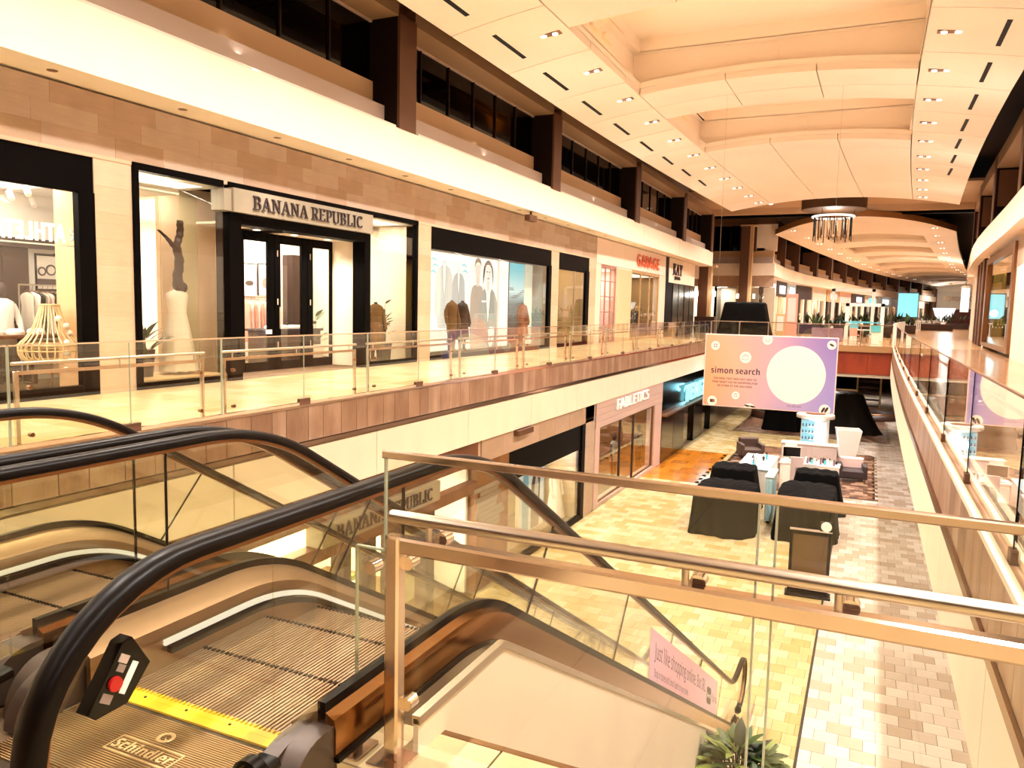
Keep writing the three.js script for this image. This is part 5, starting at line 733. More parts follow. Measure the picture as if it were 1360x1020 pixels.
  const nt = text3('TEREZA', sansB, 0.78, 0.1, 6.2); nt.rotateY(Math.PI / 2); nt.translate(XLW + 0.05, -2.35, zx(925, 518)); const ns = thing('neon_sign', 'cyan glowing capitals on the black lower front', 'sign'); part(ns, 'lettering_light', nt, glow(0x8ff0ff, 1.6)); point(0x8fe8ff, 5, [XLW + 0.6, -2.35, zx(925, 518)], 10);
  const sb = thing('light_fixture', 'small brown box under the cream edge panels', 'fixture', pix(695, 572, 'x', XF)); part(sb, 'box', cbx(-0.1, 0.1, -0.08, 0.06, -0.45, 0.45, 0.01), MT.pier);
}
// ===== things on the lower floor =====
function drape(name, label, pos, ry, w, d, h, tw, td, m, o = {}) {   // cloth thrown over a stand
  const t = thing(name, label, 'cover', pos, ry, o.group), N = 96, R = [];
  const rect = (a, b, y, f, k) => Array.from({ length: N }, (_, i) => { const q = -i / N * Math.PI * 2, c = Math.cos(q), s = Math.sin(q), e = Math.pow(Math.pow(Math.abs(c), 5) + Math.pow(Math.abs(s), 5), -0.2), g = 1 + f * (Math.sin(i * 0.95 + k) * 0.6 + Math.sin(i * 0.41 + 2) * 0.8); return [a / 2 * c * e * g + (o.sx || 0) * y / h, y + (o.slope || 0) * s * e * y / h + (y > h * 0.9 ? 0.015 * Math.sin(i * 0.8) : 0), b / 2 * s * e * g]; });
  for (const [k, f] of [[0, 0.045], [0.12, 0.035], [0.45, 0.02], [0.8, 0.01], [0.96, 0.004]]) R.push(rect(lerp(w, tw, Math.pow(k, 0.8)), lerp(d, td, Math.pow(k, 0.8)), h * k, f, k * 2));
  R.push(rect(tw * 0.94, td * 0.94, h, 0.004, 0), rect(tw * 0.5, td * 0.5, h * 1.01, 0.01, 1)); part(t, 'cloth', loft(R), m); return t;
}
{
  drape('draped_kiosk', 'black cloth covered kiosk beside the pale counter on the lower floor', [-3.68, YL, -24.0], 0.0, 1.95, 2.8, 1.25, 1.75, 2.3, MT.cloth); drape('draped_kiosk', 'black cloth covered kiosk behind the standing screen', [-1.4, YL, -24.6], 0, 1.85, 3.0, 1.3, 1.6, 2.4, MT.cloth);
  drape('draped_kiosk', 'low black cloth cover in front of the white counters', [-1.3, YL, -27.4], 0, 1.9, 1.4, 1.35, 1.3, 1.0, MT.cloth); drape('draped_kiosk', 'black cover behind the first draped kiosk', [-3.9, YL, -26.9], 0, 1.9, 1.8, 1.35, 1.4, 1.3, MT.cloth);
  drape('draped_kiosk', 'tall dark brown sheet over a stand behind the white planter', [-0.9, YL, -47.5], 0.3, 3.4, 3.2, 2.2, 1.4, 1.3, MT.clothBrown); drape('draped_kiosk', 'black sheet behind the round white display', [-4.1, YL, -46.3], 0, 2.4, 2.2, 1.5, 2, 1.8, MT.cloth);
  // standing directory screen with a small round dial on top
  const tz = -18.9, t = thing('standing_screen', 'tall framed dark standing screen on the lower floor', 'screen', [-0.95, YL, tz], 0.06); part(t, 'frame', mg([cbx(-0.45, -0.38, 0.05, 1.55, -0.06, 0.06, 0.01), cbx(0.38, 0.45, 0.05, 1.55, -0.06, 0.06, 0.01), cbx(-0.38, 0.38, 1.46, 1.55, -0.06, 0.06, 0.01), cbx(-0.38, 0.38, 0.05, 0.16, -0.06, 0.06, 0.01)]), MT.black); part(t, 'screen_glass', bx(-0.38, 0.38, 0.16, 1.46, -0.02, 0.03), phys(0x5a4024, 0.08, 0, {})); part(t, 'top_trim', cbx(-0.46, 0.46, 1.55, 1.575, -0.07, 0.07, 0.004), MT.steel); part(t, 'foot', cbx(-0.5, 0.5, 0, 0.05, -0.2, 0.2, 0.01), MT.black);
  const dl = thing('round_dial', 'small round white dial on the corner of the standing screen', 'dial', [-0.62, YL + 1.575, tz - 0.02]); part(dl, 'case', cbx(-0.13, 0.13, 0, 0.22, -0.06, 0.05, 0.02), MT.black); part(dl, 'face', rod([0, 0.12, 0.05], [0, 0.12, 0.065], 0.115, 24), MT.white); part(dl, 'hub', rod([0, 0.12, 0.065], [0, 0.12, 0.07], 0.015, 10), MT.bluish);
  // counters of the cosmetics kiosk
  const counter = (label, x, z, w, d, h, m, top, ry = 0) => { const c = thing('kiosk_counter', label, 'counter', [x, YL, z], ry); part(c, 'body', cbx(-w / 2, w / 2, 0.06, h, -d / 2, d / 2, 0.015), m); part(c, 'top', cbx(-w / 2 - 0.03, w / 2 + 0.03, h, h + 0.05, -d / 2 - 0.03, d / 2 + 0.03, 0.01), top); part(c, 'plinth', bx(-w / 2 + 0.05, w / 2 - 0.05, 0, 0.06, -d / 2 + 0.05, d / 2 - 0.05), MT.black); for (const k of [-0.25, 0.25]) part(c, 'door_panel', cbx(k * w - w * 0.2, k * w + w * 0.2, 0.15, h - 0.08, d / 2, d / 2 + 0.02, 0.006), m); return c; };
  counter('white counter with a pale cyan top on the lower kiosk', -3.45, -29.5, 1.1, 3.0, 1.05, MT.white, MT.bluish); counter('narrow pale cyan end counter beside the black cover', -2.55, -25.6, 0.2, 1.3, 1.45, std(0xa9cdd0, 0.4), MT.white);
  counter('white kiosk counter with cosmetics on it', -1.7, -30.2, 2.0, 0.7, 1.05, MT.white, MT.white); counter('grey back counter behind the monitor', -1.95, -33.6, 2.1, 0.6, 1.25, std(0xcbb9b4, 0.6), MT.offwhite);
  const mo = thing('monitor', 'black computer monitor on the kiosk counter', 'monitor', [-2.35, YL + 1.1, -30.2], 0.15); part(mo, 'screen_case', cbx(-0.33, 0.33, 0.14, 0.55, -0.03, 0.03, 0.01), MT.offwhite); part(mo, 'screen_glass', bx(-0.3, 0.3, 0.17, 0.52, 0.03, 0.034), MT.blackGloss); part(mo, 'stand', mg([cb(0.06, 0.16, 0.04, 0, 0.08, -0.02), cb(0.25, 0.02, 0.18, 0, 0.01, 0)]), MT.offwhite); const kb = thing('keyboard', 'white keyboard in front of the kiosk monitor', 'keyboard', [-2.35, YL + 1.1, -29.95]); part(kb, 'case', cbx(-0.25, 0.25, 0, 0.025, -0.07, 0.07, 0.006), MT.white); for (let k = 0; k < 3; k++) part(kb, 'key_row', bx(-0.23, 0.23, 0.025, 0.03, -0.05 + k * 0.035, -0.025 + k * 0.035), MT.grey);
  const bottleM = [MT.pinkLight, MT.bluish, MT.white, MT.purple, MT.charcoal, MT.cyan]; for (let i = 0; i < 26; i++) { const m = bottleM[i % 6], cn = ['pale pink', 'pale blue', 'white', 'purple', 'charcoal', 'cyan'][i % 6], left = i > 16, b = thing('cosmetic_bottle', cn + (left ? ' cosmetic bottle on the cyan topped counter' : ' cosmetic bottle on the counter with the monitor'), 'bottle', left ? [-3.7 + rnd(0, 0.5), YL + 1.1, -28.3 - (i - 16) * 0.24] : [-2.0 + i * 0.075, YL + 1.1, -30.2 + (i % 2 ? 0.18 : -0.14)], 0, cn + ' bottles on the kiosk'); const h = rnd(0.12, 0.26); part(b, 'bottle_body', loft([ring(0, 0.04, 0.04, 0, 0, 10), ring(h * 0.7, 0.042, 0.042, 0, 0, 10), ring(h * 0.8, 0.018, 0.018, 0, 0, 10)]), m); part(b, 'cap', cyl(0.02, 0.018, h * 0.25, 10, 0, h * 0.8, 0), i % 2 ? MT.black : MT.steel); }
  for (const [x, z, h, m, lb] of [[-2.05, -28.9, 1.5, std(0xd9c4c2, 0.5), 'pale upright display board on the kiosk'], [-1.6, -28.6, 1.35, MT.white, 'white upright display board on the kiosk'], [-1.0, -28.5, 1.2, std(0xb89a98, 0.5), 'rose upright display board at the end of the kiosk'], [-2.5, -31.6, 1.6, MT.white, 'tall white upright board beside the monitor counter']]) { const b = thing('display_board', lb, 'board', [x, YL, z], 0.1); part(b, 'board', cbx(-0.22, 0.22, 0, h, -0.04, 0.04, 0.01), m); part(b, 'mark', bx(-0.05, 0.05, h * 0.4, h * 0.75, 0.04, 0.045), MT.grey); part(b, 'foot', cb(0.5, 0.03, 0.3, 0, 0.015, 0), MT.grey); }
  for (const [x, z, ry, lb] of [[-0.3, -33.4, 0.1, 'dark purple armchair with a pale back beside the white planter'], [-4.6, -36.2, 0.4, 'brown armchair at the edge of the mosaic floor']]) { const c = thing('armchair', lb, 'armchair', [x, YL, z], ry), m = x > -1 ? MT.charcoal : std(0x4a342c, 0.6); part(c, 'seat', cbx(-0.45, 0.45, 0.12, 0.45, -0.45, 0.45, 0.05), m); part(c, 'backrest', cbx(-0.45, 0.45, 0.4, 0.85, -0.5, -0.3, 0.05), x > -1 ? MT.pinkLight : m); for (const s of [-1, 1]) part(c, 'armrest', cbx(s * 0.45 - 0.08, s * 0.45 + 0.08, 0.12, 0.65, -0.45, 0.45, 0.04), m); for (const [p, q] of [[-0.4, -0.4], [0.4, -0.4], [-0.4, 0.4], [0.4, 0.4]]) part(c, 'leg', cb(0.04, 0.12, 0.04, p, 0.06, q), MT.steel); }
  // round white display with a wide rim
  const cp = [-2.05, YL, -38.6], rd = thing('round_display', 'white round display tower with cyan lit shelves and a wide rim', 'display', cp); part(rd, 'drum', loft([ring(0, 0.62, 0.62, 0, 0, 36), ring(1.72, 0.62, 0.62, 0, 0, 36)]), MT.white); part(rd, 'rim', loft([ring(1.7, 0.66, 0.66, 0, 0, 36), ring(1.74, 0.84, 0.84, 0, 0, 36), ring(1.9, 0.84, 0.84, 0, 0, 36), ring(1.92, 0.8, 0.8, 0, 0, 36)]), MT.offwhite); part(rd, 'rim_inset', cyl(0.45, 0.45, 0.02, 30, 0, 1.915, 0), MT.brownWood);
  for (let k = 0; k < 4; k++) { part(rd, 'shelf_light', cbx(-0.55, 0.05, 0.5 + k * 0.3, 0.76 + k * 0.3, 0.5, 0.62, 0.01), glow(0x9fe4f0, 0.8)); for (let q = 0; q < 4; q++) part(rd, 'shelf_item', cyl(0.03, 0.02, 0.13, 8, -0.48 + q * 0.14, 0.5 + k * 0.3, 0.65), MT.charcoal); } part(rd, 'light_panel', cbx(0.12, 0.52, 0.2, 1.6, 0.42, 0.6, 0.01), glow(0xf4fbff, 0.9)); point(0xdff4ff, 4, [cp[0], YL + 1.2, cp[2] + 1.1], 10);
  const pt = thing('square_planter', 'tall white tapered planter on the lower floor', 'planter', [-0.6, YL, -38.4], 0.15); { const q = (y, s) => [[-s, y, -s], [-s, y, s], [s, y, s], [s, y, -s]]; part(pt, 'shell', toCreasedNormals(loft([q(0, 0.32), q(1.35, 0.52), q(1.35, 0.45), q(1.2, 0.44)]), 0.5), MT.white); part(pt, 'soil', bx(-0.43, 0.43, 1.18, 1.22, -0.43, 0.43), MT.darkWood); }
  for (const [x, z, r, lb] of [[-4.6, -51.5, 2.0, 'round brown bench ring beside the low black sheet'], [0.3, -54.5, 1.9, 'round brown bench ring behind the tall sheet']]) { const b = thing('ring_bench', lb, 'bench', [x, YL, z]); part(b, 'seat', loft([ring(0, r, r, 0, 0, 40), ring(0.42, r, r, 0, 0, 40), ring(0.42, r - 0.5, r - 0.5, 0, 0, 40), ring(0, r - 0.5, r - 0.5, 0, 0, 40)], false), MT.darkWood); part(b, 'rim', new THREE.TorusGeometry(r - 0.04, 0.05, 8, 44).rotateX(Math.PI / 2).translate(0, 0.42, 0), MT.bronze); }
  const sh = thing('shelf_rack', 'pale open shelf rack at the far end of the lower floor', 'shelf', [0.2, YL, -60]); for (let k = 0; k < 6; k++) part(sh, 'shelf', cb(1.4, 0.08, 0.5, 0, 0.2 + k * 0.42, 0), MT.charcoal); for (const s of [-1, 1]) part(sh, 'side', cb(0.12, 2.6, 0.5, s * 0.75, 1.3, 0), MT.tan);
  counter('brown counter at the far end of the lower floor', -2.4, -59, 3.6, 0.8, 1.3, MT.brownWood, MT.tan); drape('draped_kiosk', 'black covered stand under the bridge', [-2.6, YL, -62.5], 0, 4, 2, 2.3, 3.8, 1.8, MT.cloth);
  { const q = pix(980, 1012, 'z', -7.9), h = q[1] - YL; plant('potted_plant', 'bushy green variegated plant in a tall planter beside the escalator', [q[0], q[1] - 0.32, -7.9], 230, 0.36, 0.5, [lg1, lg2], [MT.leaf, MT.leafLight, MT.leafDark, MT.leaf], { rings: [[-h + 0.32, 0.24], [0.06, 0.33], [0.06, 0.28], [0.02, 0.27]], m: MT.tan }, undefined, 1.0); }
  const cv = thing('floor_vent', 'small brown floor hatch beyond the escalator foot', 'hatch', pix(908, 853, 'y', YL + 0.005)); part(cv, 'plate', cb(0.3, 0.012, 0.2, 0, 0.005, 0), MT.pier); part(cv, 'rim', cb(0.34, 0.006, 0.24, 0, 0.003, 0), MT.bronze);
  struct('wall_back', bx(-16, 10, YL, -0.3, -85, -84.5), MT.brownWood, 'end wall of the lower concourse', 'wall');
  struct('wall_right', [bx(4.6, 4.75, YL, -0.3, 4, -85)], MT.stone[1], 'lower level wall below the brown tiled walkway', 'wall'); struct('ceiling', [bx(1.6, 4.6, -1.6, -1.45, 4, -43), bx(-13, 9, -1.6, -1.45, -43.2, -85)], MT.offwhite, 'ceiling below the brown tiled walkway and the bridge', 'ceiling');
  for (let z = -6; z > -42; z -= 6) { const l = thing('under_walkway_lamp', 'round lamp below the brown tiled walkway', 'lamp', [2.8, -1.6, z], 0, 'lamps below the brown tiled walkway'); part(l, 'housing', cyl(0.14, 0.14, 0.02, 18, 0, -0.02, 0), MT.white); part(l, 'diffuser', cyl(0.11, 0.11, 0.01, 18, 0, -0.03, 0), MT.lampGlow); spot(SOFT, LV.under * 1.5, [2.8, -1.68, z], [1.5, YL, z], 1.2, 0.8, 5); }
  for (const [x, z] of [[-6, -48], [-2, -48], [-6, -56], [-2, -56], [1.5, -52], [-4, -66], [0, -66]]) { const l = thing('under_bridge_lamp', 'round lamp below the bridge', 'lamp', [x, -1.6, z], 0, 'lamps below the bridge'); part(l, 'housing', cyl(0.14, 0.14, 0.02, 18, 0, -0.02, 0), MT.white); part(l, 'diffuser', cyl(0.11, 0.11, 0.01, 18, 0, -0.03, 0), MT.lampGlow); spot(SOFT, LV.under * 4, [x, -1.68, z], [x, YL, z], 1.2, 0.8, 5); }
}
// ===== hanging banner =====
{
  const z = -26, c = [[938, 441], [1114, 451], [933, 536], [1108, 552]].map(([x, y]) => pix(x, y, 'z', z)), x0 = (c[0][0] + c[2][0]) / 2, x1 = (c[1][0] + c[3][0]) / 2, y1 = (c[0][1] + c[1][1]) / 2, y0 = (c[2][1] + c[3][1]) / 2;
  const tex = canvasTex(1500, 830, (x, w, h) => {
    const g = x.createLinearGradient(0, h * 0.85, w, h * 0.15); g.addColorStop(0, '#f2a070'); g.addColorStop(0.3, '#eeae96'); g.addColorStop(0.62, '#d6a3b6'); g.addColorStop(0.85, '#a283bb'); g.addColorStop(1, '#8a6cb0'); x.fillStyle = g; x.fillRect(0, 0, w, h);
    const b = x.createLinearGradient(w * 0.6, 0, w, h); b.addColorStop(0, 'rgba(160,160,220,0)'); b.addColorStop(1, 'rgba(150,150,215,.75)'); x.fillStyle = b; x.fillRect(0, 0, w, h);
    const dot = (cx, cy, r) => { x.fillStyle = '#fdf3e6'; x.beginPath(); x.arc(cx, cy, r, 0, 7); x.fill(); };
    dot(1065, 425, 330); dot(115, 125, 52); dot(480, 250, 66); dot(385, 700, 46); dot(105, 780, 58); dot(555, 858, 75); dot(725, 35, 58); dot(1440, 70, 50); dot(1405, 800, 62);
    x.fillStyle = '#b9929c'; x.fillRect(92, 102, 20, 20); x.fillRect(118, 102, 20, 20); x.fillRect(92, 128, 20, 20); x.fillRect(118, 128, 20, 20);
    x.strokeStyle = '#b9929c'; x.lineWidth = 6; x.strokeRect(448, 232, 64, 46); x.beginPath(); x.arc(480, 232, 18, 3.14, 6.28); x.stroke(); x.strokeRect(368, 688, 34, 26); x.beginPath(); x.arc(385, 688, 10, 3.14, 6.28); x.stroke(); x.beginPath(); x.moveTo(700, 25); x.lineTo(712, 55); x.lineTo(740, 55); x.lineTo(752, 25); x.stroke();
    x.fillStyle = '#3a2c2c'; x.fillRect(78, 760, 34, 38); x.fillStyle = '#a8643c'; x.fillRect(112, 760, 26, 38); x.fillStyle = '#3a2420'; x.beginPath(); x.ellipse(525, 812, 34, 11, 0.15, 0, 7); x.ellipse(590, 818, 34, 11, 0.15, 0, 7); x.fill(); x.beginPath(); x.ellipse(1440, 70, 28, 12, 0.5, 0, 7); x.fill(); x.beginPath(); x.ellipse(1388, 800, 14, 36, 0.5, 0, 7); x.ellipse(1424, 796, 14, 36, 0.5, 0, 7); x.fill();
    x.fillStyle = '#2c2a3c'; x.font = 'bold 96px sans-serif'; x.fillText('simon search', 72, 448, 590); x.fillStyle = '#4a3540'; x.font = 'bold 32px sans-serif'; x.textAlign = 'center'; x.fillText("THE NEW, FAST AND EASY WAY TO", 365, 520, 560); x.fillText("FIND WHAT YOU'RE SHOPPING FOR", 365, 562, 560); x.fillText('IN-STORE AT THE GALLERIA', 365, 604, 500); x.font = '18px sans-serif'; x.fillText('THE', 1065, 768); x.font = '26px sans-serif'; x.fillText('THE GALLERIA', 1065, 792);
  });
  const t = thing('hanging_banner', 'wide orange to violet banner with a large blank white circle, hung over the void', 'banner', [(x0 + x1) / 2, (y0 + y1) / 2, z], 0), w = x1 - x0, h = y1 - y0;
  const pl = part(t, 'panel', cbx(-w / 2, w / 2, -h / 2, h / 2, -0.04, 0.04, 0.01), MT.pinkLight); for (const s of [1, -1]) { const g = new THREE.PlaneGeometry(w - 0.06, h - 0.06); if (s < 0) g.rotateY(Math.PI); g.translate(0, 0, s * 0.042); part(t, 'print', g, std(0xffffff, 0.6, 0, { map: tex })); }
  for (const s of [-1, 1]) part(t, 'cable', rod([s * w * 0.42, h / 2, 0], [s * w * 0.42, 8.45 - (y0 + y1) / 2, 0], 0.004, 6), MT.steel);
}
// ===== right upper side =====
const RWp = [[12.4, 4.7], [-20, 4.7], [-30, 4.8], [-36.6, 5.1], [-47.8, 5.5], [-56, 6.0], [-62, 6.5], [-78, 7.9], [-100, 10.8], [-140, 18.5], [-200, 34]];
const xw = z => { for (let i = 0; i < RWp.length - 1; i++) if (z <= RWp[i][0] && z >= RWp[i + 1][0]) return lerp(RWp[i][1], RWp[i + 1][1], (z - RWp[i][0]) / (RWp[i + 1][0] - RWp[i][0])); return 4.7; };
const strip = (a, b, d0, d1, y0, y1, n = 1) => { const g = []; for (let k = 0; k < n; k++) { const p = lerp(a, b, k / n), q = lerp(a, b, (k + 1) / n); g.push(polyY([[xw(p) + d0, p], [xw(p) + d1, p], [xw(q) + d1, q], [xw(q) + d0, q]], y0, y1 - y0)); } return mg(g); };
{
  struct('trim', strip(12, -130, -0.55, 0.6, 4.83, 5.9, 30), MT.cream, 'curved cream bulkhead above the brown tiled walkway', 'bulkhead');
  const w = struct('wall_right', [strip(12, -36, 0, 0.3, 0, 4.83, 8), strip(-48, -49, 0, 0.3, 0, 4.83), strip(-60, -130, 0, 0.3, 0, 4.83, 12)], MT.cream, 'cream wall along the brown tiled walkway', 'wall'); part(w, 'stone_band', strip(12, -36, -0.02, 0.0, 3.6, 4.8, 6), MT.stone[1]);
  const wd = struct('window_shop', [strip(-36, -36.7, -0.12, 0.25, 0.15, 4.6), strip(-47.2, -48, -0.12, 0.25, 0.15, 4.6), strip(-36.7, -47.2, -0.12, 0.1, 4.3, 4.6, 4), strip(-36.7, -47.2, -0.12, 0.25, 0.15, 0.32, 4)], MT.bronze, 'bay window in a bronze frame on the brown tiled walkway', 'window'); part(wd, 'pane', strip(-36.7, -47.2, 0.0, 0.01, 0.32, 4.3, 4), MT.glass); part(wd, 'drape_panel', strip(-41.5, -46.8, 0.15, 0.2, 0.3, 4.3, 3), std(0xb99a3c, 0.8)); part(wd, 'back_panel', strip(-36.7, -48, 1.6, 1.7, 0, 4.8, 4), MT.charcoal);
  for (let i = 0; i < 3; i++) figure('white mannequin in the bronze bay window', [xw(-38 - i * 1.3) + 0.7, 0.3, -38 - i * 1.3], -1.4, { dress: shortTop, m: i % 2 ? MT.charcoal : MT.white, headless: i === 1, skin: MT.grey, group: 'mannequins in the bronze bay window' }); for (const [z, k] of [[-38.2, 6], [-40, 6]]) { const lp = thing('pendant_lamp', 'white glass pendant in the bronze bay window', 'lamp', [xw(z) + 0.6, 3.4, z], 0, 'pendants in the bronze bay window'); part(lp, 'shade', loft([ring(0, 0.2, 0.2), ring(0.3, 0.26, 0.26), ring(0.5, 0.08, 0.08)]), MT.lampGlowSoft); part(lp, 'cord', rod([0, 0.5, 0], [0, 1.2, 0], 0.01), MT.black); point(SOFT, k, [xw(z) + 0.6, 3.3, z], 6); }
  const dk = struct('wall_right', [strip(-49, -59, 0.05, 0.3, 0, 4.83, 3)], MT.pierDark, 'dark brown columns beyond the bay window', 'wall'); for (const z of [-50, -53, -56]) part(dk, 'column', strip(z, z - 1.6, -0.12, 0.06, 0, 4.83), MT.pier); struct('trim', strip(-61, -68, -0.16, 0.05, 0, 4.83, 2), MT.cream, 'cream pilaster beyond the dark columns', 'pilaster');
  const lp = thing('wall_lantern', 'white cylinder lantern hanging from the curved bulkhead', 'lamp', [pix(1281, 405, 'z', -72)[0], 2.0, -72]); part(lp, 'shade', loft([ring(0, 0.3, 0.3), ring(1.9, 0.3, 0.3)]), glow(0xfff4e2, 1.3)); part(lp, 'cap', cyl(0.4, 0.25, 0.2, 20, 0, 1.9, 0), MT.white); part(lp, 'stem', rod([0, 2.1, 0], [0, 2.4, 0], 0.04), MT.bronze); point(SOFT, 8, [xw(-72) - 1.6, 3.2, -70.8], 10);
  // clerestory on the right
  const cz = [12, 4, -8, -20, -31.5, -41.5, -50.5, -58]; cz.forEach((z, i) => {
    const p = struct('wall_right', [strip(z, z - 0.8, -0.5, 1.4, 5.9, 8.9)], MT.pierDark, 'dark brown pier above the curved bulkhead', 'pier'); part(p, 'face_panel', strip(z + 0.02, z - 0.8, -0.54, -0.5, 5.9, 8.9), MT.pier); if (i === cz.length - 1) return; const a = z - 0.8, e = cz[i + 1];
    part(p, 'lintel', strip(a, e, -0.52, 1.0, 8.3, 8.9, 2), MT.lintel); const wn = struct('window_' + (8 + i), strip(a, e, 1.0, 1.05, 5.9, 8.9, 2), MT.darkGlass, 'dark clerestory window above the curved bulkhead', 'window'); for (let k = 1; k < 6; k++) { const q = lerp(a, e, k / 6); part(wn, 'mullion', strip(q + 0.05, q - 0.05, 0.9, 1.0, 5.9, 8.4), MT.mullion); } part(p, 'return_panel', strip(e + 0.05, e + 0.01, -0.4, 1.0, 6.6, 8.2), MT.brownWall);
  });
  for (const [a, b] of [[11, 4.5], [2, -7.5], [-9, -19.5], [-21, -31], [-32.5, -41], [-42.5, -50], [-51.5, -57.5]]) { const m = (a + b) / 2; cove('slim strip lamp lying on the curved bulkhead', xw(m) - 0.25, 5.9, a, b, -0.7); }
  for (let z = -4; z > -60; z -= 6) spot(SOFT, LV.soffit * 0.8, [xw(z) - 0.7, 4.75, z], [xw(z) - 1.6, 0, z], 1.2, 0.8, 4);
}
// ===== crossing: left side corridor, columns, ring lamp =====
{
  const c = struct('wall_far', [bx(-22, -7.6, 3.75, 6.7, -68.4, -68), bx(-22, -14, 6.7, 10.7, -68.4, -68), bx(-9.2, -7.4, 6.7, 10.7, -68.4, -68)], MT.cream, 'cream wall across the side corridor', 'wall'); part(c, 'ledge', bx(-22, -7.6, 5.65, 6.2, -68, -67.7), MT.ledgeLav); part(c, 'ledge', bx(-22, -7.6, 6.2, 6.7, -68, -67.85), MT.ledgeTan); part(c, 'bulkhead', bx(-22, -7.4, 4.65, 5.65, -68, -67.3), MT.cream); part(c, 'stone_band', bx(-22, -7.5, 3.75, 4.65, -68, -67.95), MT.stone[1]); part(c, 'upper_panel', bx(-22, -7.4, 8.9, 10.7, -68, -67.6), MT.brownWall);
  const w = struct('window_far', bx(-14, -9.2, 6.7, 8.9, -68.3, -68.2), MT.darkGlass, 'large dark window across the side corridor', 'window'); part(w, 'frame', mg([cb(0.35, 2.3, 0.3, -14, 7.8, -67.9), cb(0.35, 2.3, 0.3, -9.2, 7.8, -67.9), cb(5, 0.2, 0.3, -11.6, 8.9, -67.9)]), MT.pier); for (const x of [-12.6, -11.2, -10.4]) part(w, 'mullion', cb(0.12, 2.2, 0.1, x, 7.8, -68.15), MT.mullion);
  const s = struct('window_far', bx(-22, -7.6, 0, 3.75, -70.2, -70.1), MT.offwhite, 'bright shop windows across the side corridor', 'window'); for (let x = -16; x < -7.8; x += 1.9) { part(s, 'mullion', cb(0.1, 3.7, 0.1, x, 1.87, -68.2), MT.pier); part(s, 'pane', bx(x + 0.06, x + 1.84, 0.1, 3.7, -68.15, -68.14), MT.glass); } const sl = thing('shop_ceiling_lamp', 'flat ceiling lamp behind the corridor shop windows', 'lamp', [-14, 3.7, -69.1]); part(sl, 'diffuser', cb(5, 0.04, 1.2), glow(0xfff4e4, 1.6)); part(sl, 'housing', cb(5.1, 0.05, 1.3, 0, 0.045, 0), MT.white); rectLight(SOFT, LV.shop * 3.4, 5, 1.1, [-14, 3.65, -69.1], [-14, 0, -69.101]);
  for (const [x, z, y, lb] of [[-11.5, -59.5, 5.0, 'brown column at the corner of the side corridor'], [-9.6, -66.6, 8.7, 'tall brown column in front of the corridor window']]) { const k = thing('column', lb, 'column', [x, 0, z]); part(k, 'shaft', cbx(-0.45, 0.25, 0, y, -0.35, 0.35, 0.02), MT.pier); part(k, 'painted_lit_side', cbx(0.25, 0.5, 0, y, -0.3, 0.3, 0.02), MT.tan); part(k, 'base', cbx(-0.6, 0.9, 0, 1.2, -0.5, 0.5, 0.03), MT.darkWood); part(k, 'cap', cbx(-0.55, 0.85, y - 0.1, y, -0.45, 0.45, 0.02), MT.ledgeTan); for (const q of [-0.5, 0.8]) part(k, 'wall_lamp', cbx(q - 0.1, q + 0.1, 2.7, 3.1, 0.3, 0.5, 0.03), MT.lampGlowSoft); point(SOFT, 3, [x + 0.9, 2.9, z + 0.9], 6); }  // tan strip on each shaft paints its lit side
  struct('ceiling', [bx(-12, 7, 9.35, 9.5, -51.9, -62), bx(-12, 7, 8.95, 9.35, -61.4, -62)], MT.ledgeTan, 'tan ceiling over the crossing', 'ceiling'); struct('trim', [bx(-12, 7, 8.75, 8.98, -62, -62.4)], MT.frame, 'black beam across the crossing', 'beam');
  const r = thing('ring_chandelier', 'dark drum with a ring of hanging rods over the crossing', 'chandelier', [-2.7, 8.0, -57]); part(r, 'drum', loft([ring(0.55, 2.05, 2.05, 0, 0, 40), ring(1.35, 2.05, 2.05, 0, 0, 40)]), std(0x4a2f16, 0.6)); part(r, 'ring_light', new THREE.TorusGeometry(1.3, 0.07, 8, 44).rotateX(Math.PI / 2).translate(0, 0.1, 0), glow(0xfff6e6, 1.4)); for (let k = 0; k < 30; k++) { const a = k / 30 * Math.PI * 2, q = 1.2 * (k % 3 === 0 ? 0.75 : 1); part(r, 'hanging_rod', rod([q * Math.cos(a), 0.08, q * Math.sin(a)], [q * Math.cos(a), -1.35 + 0.2 * Math.sin(k * 2.1), q * Math.sin(a)], 0.03, 8), k % 3 ? MT.black : MT.bronze); } for (let k = 0; k < 3; k++) { const a = k * 2.09; part(r, 'wire', rod([1.3 * Math.cos(a), 0.1, 1.3 * Math.sin(a)], [1.3 * Math.cos(a), 0.6, 1.3 * Math.sin(a)], 0.015), MT.black); } point(SOFT, 25, [-2.7, 7.7, -57], 20);
  for (const [x, z] of [[-7, -54], [2.5, -54], [-7, -59], [2.5, -59]]) { const d = thing('crossing_downlight', 'small downlight in the tan ceiling over the crossing', 'lamp', [x, 9.35, z], 0, 'downlights over the crossing'); part(d, 'trim', cyl(0.18, 0.18, 0.02, 18, 0, -0.02, 0), MT.white); part(d, 'lens', cyl(0.13, 0.13, 0.01, 18, 0, -0.03, 0), MT.lampGlow); spot(SOFT, LV.spot * 1.5, [x, 9.28, z], [x, 0, z], 1.1, 0.7, 6); }
}
